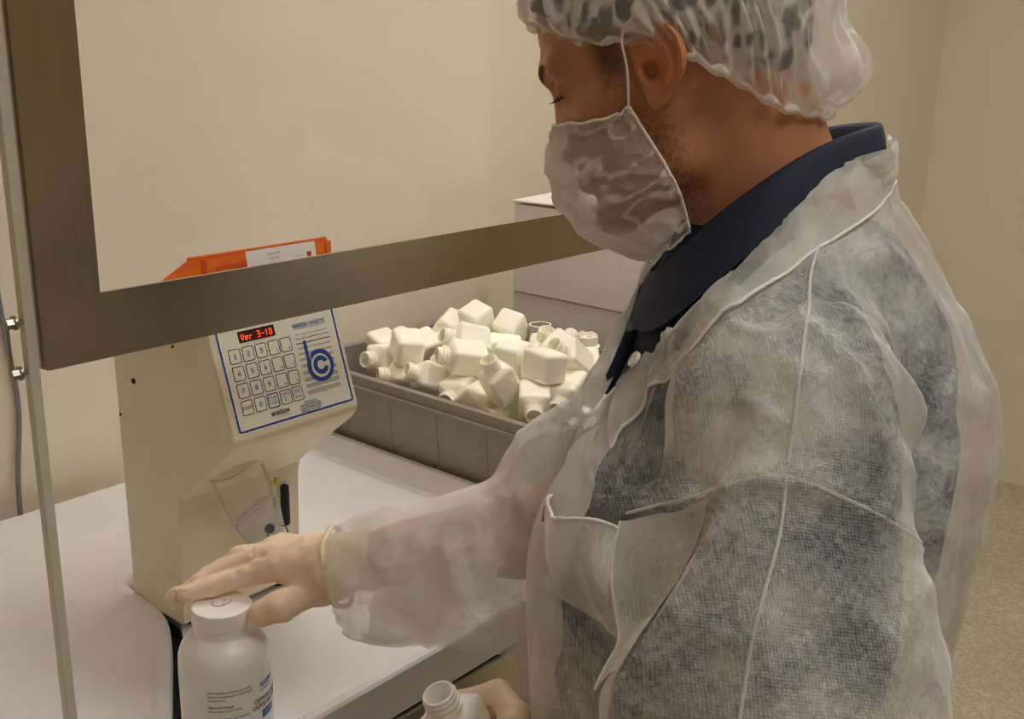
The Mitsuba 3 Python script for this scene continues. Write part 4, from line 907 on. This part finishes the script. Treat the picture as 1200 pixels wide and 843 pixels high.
# ---------------------------------------------------------------- gloved hands
def glove(chains, palm, lo, hi, h=.0014, creases=()):
    def f(p):
        d = np.full(len(p), 1.)
        for a, b, r1, r2 in palm: d = smin(d, rcone(p, a, b, r1, r2), .012)
        for ch in chains:
            e = np.full(len(p), 1.)
            for (a, ra), (b, rb) in zip(ch[:-1], ch[1:]): e = smin(e, rcone(p, a, b, ra, rb), .003)
            d = smin(d, e, .0025)
        return d
    m = relax(nets(f, lo, hi, h), 4); v = np.asarray(m.vertices)
    m.vertices = v + np.asarray(m.vertex_normals) * (.0012 * (meshkit.fbm(v * [90, 90, 90], 3) - .5) * 2)[:, None]
    return fold(m, creases, 2, .0004) if len(creases) else m
J = {k: np.array(p) for k, p in dict(W=[.62, .737, 1.163], IM=[.588, .778, 1.158], MM=[.595, .800, 1.160], RM=[.612, .820, 1.156], PM=[.635, .837, 1.148], I1=[.566, .807, 1.149], I2=[.540, .823, 1.1425], I3=[.520, .833, 1.139], M1=[.567, .827, 1.152], M2=[.537, .839, 1.141], M3=[.517, .849, 1.130],
     R1=[.582, .841, 1.148], R2=[.559, .855, 1.137], R3=[.536, .860, 1.127], P1=[.607, .851, 1.142], P2=[.591, .864, 1.134], P3=[.574, .868, 1.128], TC=[.608, .742, 1.148], TM=[.588, .747, 1.141], TI=[.568, .758, 1.133], TT=[.556, .769, 1.127]).items()}
A0 = b2w(RW + (RE - RW) * .12)
palm = [(A0, J['W'], .028, .027), (J['W'], J['IM'], .024, .0135), (J['W'], J['MM'], .024, .0145), (J['W'], J['RM'], .024, .0135), (J['W'], J['PM'], .024, .012), (J['W'], J['TC'], .022, .018), (J['TC'], J['TM'], .018, .0135), (J['TC'], J['IM'] * .6 + J['W'] * .4, .014, .011)]
ch = [[(J['IM'], .0125), (J['I1'], .0105), (J['I2'], .0094), (J['I3'], .0086)], [(J['MM'], .0125), (J['M1'], .0105), (J['M2'], .0094), (J['M3'], .0084)], [(J['RM'], .012), (J['R1'], .010), (J['R2'], .009), (J['R3'], .0075)], [(J['PM'], .0105), (J['P1'], .0088), (J['P2'], .008), (J['P3'], .0068)], [(J['TM'], .0138), (J['TI'], .0122), (J['TT'], .0098)]]
CRE = []
for a, b, hgt in (([.597, .770, 1.178], [.585, .757, 1.156], .0016), ([.602, .762, 1.184], [.592, .752, 1.158], .0015), ([.608, .752, 1.186], [.603, .742, 1.160], .0012), ([.590, .778, 1.170], [.582, .770, 1.150], -.0014), ([.590, .760, 1.152], [.583, .752, 1.133], .0013), ([.583, .764, 1.150], [.575, .755, 1.132], .0013), ([.596, .756, 1.158], [.590, .746, 1.135], .0014),
    ([.575, .812, 1.166], [.570, .795, 1.148], .0010), ([.548, .824, 1.155], [.545, .812, 1.138], .0009), ([.605, .800, 1.178], [.590, .775, 1.172], .0011), ([.622, .790, 1.183], [.606, .765, 1.184], .0009), ([.586, .792, 1.168], [.556, .822, 1.156], -.0018), ([.558, .822, 1.156], [.525, .840, 1.142], -.0018)):
    CRE.append(([a, (np.array(a) * .5 + np.array(b) * .5 + [.001, -.001, .001]).tolist(), b], hgt, .0024))
put('person__glove', glove(ch, palm, (.48, .69, 1.09), (.70, .90, 1.21), .0013, CRE), 'glove_latex', True, label='thin pale latex glove resting on the bottle cap')
for k in ('I', 'M'):
    t = J[k + '3']; dirv = J[k + '3'] - J[k + '2']; dirv /= np.linalg.norm(dirv); nz = np.array([0, 0, 1.]) - dirv * dirv[2]; nz /= np.linalg.norm(nz)
    s = m3.Manifold.sphere(1., 24).scale((.0062, .0050, .0016)); nm = tm(s); put('person__glove__fingernail', moved(nm, np.stack([dirv, np.cross(nz, dirv), nz], 1), t + dirv * .001 + nz * .0066), 'glove_latex', True)

# ---------------------------------------------------------------- small bottle in the left hand (also the kind that fills the bin)
def small_bottle():
    w, hgt, r = .0235, .062, .008
    s = m3.Manifold.sphere(r, 20)
    lo_ = [s.translate((x, y, r)) for x in (-w + r, w - r) for y in (-w + r, w - r)]
    c = m3.Manifold.sphere(.007, 20); hi_ = [c.translate((x, y, hgt - .010)) for x in (-w + .007, w - .007) for y in (-w + .007, w - .007)]
    hull = m3.Manifold.batch_hull(lo_ + hi_ + [m3.Manifold.cylinder(.002, .0165, .0145, 32).translate((0, 0, hgt - .001))])
    nk = [(0, hgt - .004), (.0136, hgt - .004), (.0136, hgt + .003), (.0152, hgt + .0035), (.0152, hgt + .0052), (.0132, hgt + .006), (.0132, hgt + .0085), (.0147, hgt + .0093), (.0147, hgt + .0107), (.0132, hgt + .0115), (.0132, hgt + .0137), (.0144, hgt + .0144), (.0144, hgt + .0158), (.0134, hgt + .0166), (.0134, hgt + .0188), (.0126, hgt + .0195), (.0112, hgt + .0195), (.0108, hgt + .0188), (.0108, hgt - .002), (0, hgt - .002)]
    return tm(hull), lathe(nk, 28)
SB_BODY, SB_NECK = small_bottle()

BA = -_dn * .84 - _rt * .30 - _fw * .45; BA /= np.linalg.norm(BA); Rr = _rt - BA * (_rt @ BA); Rr /= np.linalg.norm(Rr); Tt = np.cross(Rr, BA); Tt = Tt * np.sign(-(Tt @ _fw))
CB = np.array([.541, .524, 1.156]) - BA * .0505
def bottle(key, pos, R, lab, group=None, mat='hdpe_pile'):
    k = key; n = 0
    while k in labels: n += 1; k = f'{key}_{n:03d}'
    M_ = np.eye(4); M_[:3, :3] = R; M_[:3, 3] = np.asarray(pos) - R @ [0, 0, .031]
    scene[k + '__body'] = {**BODY_D, 'bsdf': {'type': 'ref', 'id': mat}, 'to_world': T(M_)}
    scene[k + '__neck'] = {**NECK_D, 'bsdf': {'type': 'ref', 'id': mat}, 'to_world': T(M_)}
    scene[k + '__neck__bore'] = {**BORE_D, 'to_world': T(M_)}
    return tag(k, lab, 'bottle', group)
BODY_D, NECK_D = ply(SB_BODY, None, smooth=40), ply(SB_NECK, None, smooth=35)
bore = trimesh.creation.cylinder(.0106, .0004, sections=20); bore.vertices += [0, 0, .0605]
BORE_D = ply(bore, 'hdpe_inside')
bottle('small_bottle', CB, np.stack([Rr * math.cos(.25) + Tt * math.sin(.25), np.cross(BA, Rr * math.cos(.25) + Tt * math.sin(.25)), BA], 1), 'open small white square bottle held upright in the lower gloved hand', mat='hdpe_white')
# left hand around it
P_ = lambda r, t, a: CB + Rr * r + Tt * t + BA * a
LWw = b2w(LW)
ms = {}
fing = []
for i, (a, s) in enumerate(((.000, 1.), (-.017, 1.03), (-.034, .98), (-.049, .86))):
    m = P_(.046, -.012 + .003 * i, a - .004)
    fing.append([(m, .0125 - .0006 * i), (P_(.034, -.038, a), .0105), (P_(-.006, -.0385, a - .001), .0095), (P_(-.0335 * s, -.020, a - .003), .0080)])
tC, tM, tI, tT = P_(.056, .022, -.048), P_(.048, .033, -.022), P_(.033, .0355, -.002), P_(.012, .0345, .004)
A1 = LWw + b2w(LE) * .0 + (b2w(LE) - LWw) * .10
pal = [(A1, LWw, .026, .026)] + [(LWw, f[0][0], .024, .0135) for f in fing] + [(LWw, tC, .022, .018), (tC, fing[1][0][0], .015, .012), (tC, tM, .018, .0135)]
allp = np.array([a for f in fing for a, _ in f] + [tC, tM, tI, tT, LWw, A1])
put('person__glove', glove(fing + [[(tM, .0138), (tI, .0118), (tT, .0095)]], pal, allp.min(0) - .035, allp.max(0) + .035), 'glove_latex', True, label='thin pale latex glove holding the small bottle')

# ---------------------------------------------------------------- bottles heaped in the bin
PILE = [[1.2252, 1.2573, 1.1586, 0.866, -0.49, -0.099, 0.499, 0.835, 0.233], [1.2279, 1.311, 1.1272, 0.012, -0.992, 0.129, -0.989, 0.007, 0.149], [1.2217, 1.2553, 1.1059, -0.212, -0.579, 0.787, -0.841, 0.519, 0.155], [1.2208, 1.197, 1.1153, -0.146, -0.901, 0.408, -0.832, 0.335, 0.442], [1.2463, 1.1431, 1.158, -0.063, -0.402, 0.913, -0.846, 0.507, 0.165], [1.2265, 1.1417, 1.1055, 0.3, -0.948, 0.105, -0.951, -0.306, -0.045], [1.2884, 1.1751, 1.1716, -0.192, -0.774, 0.604, -0.861, 0.428, 0.274], [1.3812, 1.3087, 1.1523, 0.451, -0.616, -0.645, 0.883, 0.412, 0.224], [1.351, 1.2152, 1.185, -0.057, -0.976, -0.209, 0.393, 0.17, -0.904], [1.3878, 1.1698, 1.1735, 0.185, -0.967, -0.173, 0.621, 0.251, -0.742], [1.3401, 1.1469, 1.1509, -0.102, -0.078, 0.992, 0.4, -0.916, -0.031], [1.2851, 1.0803, 1.1639, 0.343, -0.935, -0.089, 0.939, 0.343, 0.016], [1.3478, 1.0377, 1.1692, 0.264, -0.823, -0.503, 0.927, 0.073, 0.369], [1.3942, 1.1078, 1.166, 0.674, -0.725, -0.141, -0.159, -0.329, 0.931], [1.4186, 1.0345, 1.1479, 0.508, -0.844, 0.171, 0.188, -0.085, -0.979], [1.2081, 1.0367, 1.1463, 0.811, -0.302, 0.5, -0.5, 0.086, 0.862], [1.2065, 1.0844, 1.109, 0.175, -0.714, -0.677, 0.971, 0.24, -0.001], [1.224, 1.0344, 1.0786, -0.035, -0.939, 0.342, -0.893, 0.183, 0.411], [1.2178, 0.9781, 1.1296, 0.637, -0.771, 0.002, -0.757, -0.626, -0.185], [1.2493, 0.9865, 1.1773, 0.98, -0.141, -0.137, 0.145, 0.989, 0.015], [1.2791, 0.9574, 1.1339, 0.174, -0.976, 0.129, -0.927, -0.206, -0.312], [1.3164, 0.9837, 1.1718, 0.195, -0.877, 0.438, -0.76, 0.147, 0.633], [1.3667, 0.9783, 1.1355, 0.321, -0.863, -0.39, 0.947, 0.292, 0.135], [1.2991, 0.9344, 1.0914, -0.122, -0.983, 0.138, -0.988, 0.108, -0.11], [1.2798, 1.2115, 1.1296, 0.217, -0.913, -0.345, 0.915, 0.067, 0.398], [1.3091, 1.3114, 1.1319, -0.198, -0.778, -0.596, 0.866, -0.424, 0.265], [1.2803, 1.3709, 1.1259, 0.941, -0.314, 0.124, -0.294, -0.943, -0.158], [1.2452, 0.9816, 1.0779, 0.148, -0.671, 0.726, -0.961, 0.077, 0.267], [1.2892, 1.1317, 1.1116, -0.061, -0.989, -0.135, 0.998, -0.065, 0.023], [1.2806, 1.0259, 1.1349, 0.732, -0.678, -0.068, 0.054, -0.042, 0.998], [1.3023, 0.9904, 1.0643, 0.858, -0.48, 0.181, -0.419, -0.86, -0.292], [1.2955, 1.0738, 1.1068, 0.463, -0.49, -0.739, 0.531, -0.514, 0.674], [1.4535, 0.9961, 1.1276, 0.743, -0.643, -0.187, -0.302, -0.571, 0.764], [1.3525, 0.9354, 1.1028, 0.982, -0.166, 0.093, -0.122, -0.176, 0.977]]
PL = {0: 'white square bottle tipped base-up, its big square base lit, left in the bin heap', 1: 'leftmost white bottle of the heap, lying with its open mouth towards the counting machine',
 2: 'white bottle by the bin rim whose threaded neck points left, below the leftmost bottle', 3: 'white bottle lying along the bin rim, open mouth pointing left, left part of the heap',
 4: 'white bottle lying on its side in the middle of the heap, threaded neck pointing left', 5: 'white bottle with its mouth down against the front rim of the bin, left of middle',
 6: 'white bottle lying just below the topmost bottle, open neck pointing left', 7: 'white bottle tilted on edge at the back, left of the topmost bottle', 8: 'topmost white bottle of the heap, standing on one corner',
 9: 'white square bottle tilted on edge at the back, right of the topmost bottle', 10: 'white bottle lying flat in the heap below the tilted pair at the back', 11: 'white bottle lying in the middle of the heap, behind the one leaning diagonally',
 12: 'white bottle mostly hidden at the right, behind the bottle whose mouth faces left', 13: 'white bottle standing upright with open mouth at the back right of the heap', 14: 'white bottle at the far right end of the heap, close to the lab coat',
 15: 'white bottle leaning diagonally in front, its open neck pointing up and left', 16: 'white bottle at the front rim showing one corner, under the diagonal bottle', 18: 'white bottle at the front right with its open mouth facing down towards the viewer',
 19: 'large white square bottle lying in front right of the heap, long side facing the viewer', 20: 'white bottle at the right with its neck pointing down, beside the lab coat sleeve', 21: 'white bottle at the right of the heap with a slanted side, its mouth facing left',
 25: 'white bottle behind the left base-up bottle, only its side showing', 26: 'white bottle at the back left corner of the heap, above the leftmost bottle'}
PILE[13][:3] = [1.382, 1.096, 1.146]; PILE[14][:3] = [1.408, 1.022, 1.130]
for i, q in enumerate(PILE):
    x, z = np.array(q[3:6]), np.array(q[6:9]); z /= np.linalg.norm(z); x = x - z * (x @ z); x /= np.linalg.norm(x)
    bottle('small_bottle', q[:3], np.stack([x, np.cross(z, x), z], 1), PL.get(i, 'small white plastic bottle mostly buried under others in the grey bin'), 'small white bottles in the grey bin')
tag('clear_jar', 'clear plastic jar with an open round mouth on the heap of bottles', 'jar')
jp = [(.0, .0), (.019, .0), (.0205, .0015), (.0205, .032), (.0195, .036), (.0185, .0375), (.0185, .040), (.0205, .0405), (.0205, .043), (.0185, .0435), (.0185, .0475), (.0178, .048), (.0165, .0475), (.0165, .036), (.0185, .031), (.0185, .002), (0, .002)]
scene['clear_jar__body'] = ply(moved(lathe(jp, 48), None, (1.423, 1.134, 1.135)), 'vial_clear', smooth=35)
scene['clear_jar__mouth_ring'] = ply(moved(tube([[.0182 * math.cos(t), .0182 * math.sin(t), .0475] for t in np.arange(40) / 40 * 2 * np.pi], .0013, 6, True), None, (1.423, 1.134, 1.135)), 'hdpe_pile', smooth=True)
tag('round_bottle', 'round white bottle with a notched tamper cap, at the back right of the heap', 'bottle')
ro = np.array([1.456, 1.060, 1.1045])
scene['round_bottle__body'] = ply(moved(lathe([(0, 0), (.0225, 0), (.024, .002), (.024, .035), (.022, .040), (.0185, .043), (.0185, .047), (.0245, .0475), (.0245, .0495), (.017, .050), (0, .050)], 48), None, ro), 'hdpe_pile', smooth=35)
scene['round_bottle__cap'] = ply(moved(lathe([(0, .051), (.0205, .051), (.0208, .0525), (.0205, .066), (.019, .0675), (.0125, .0675), (.0125, .063), (0, .063)], 48), None, ro), 'cap_white', smooth=35)
for a in np.arange(6) / 6 * 2 * np.pi: put('round_bottle__cap__tab', moved(rbox(.0125, .0175, -.0035, .0035, .0665, .0705, .001), trimesh.transformations.rotation_matrix(a, [0, 0, 1])[:3, :3], ro), 'cap_white')
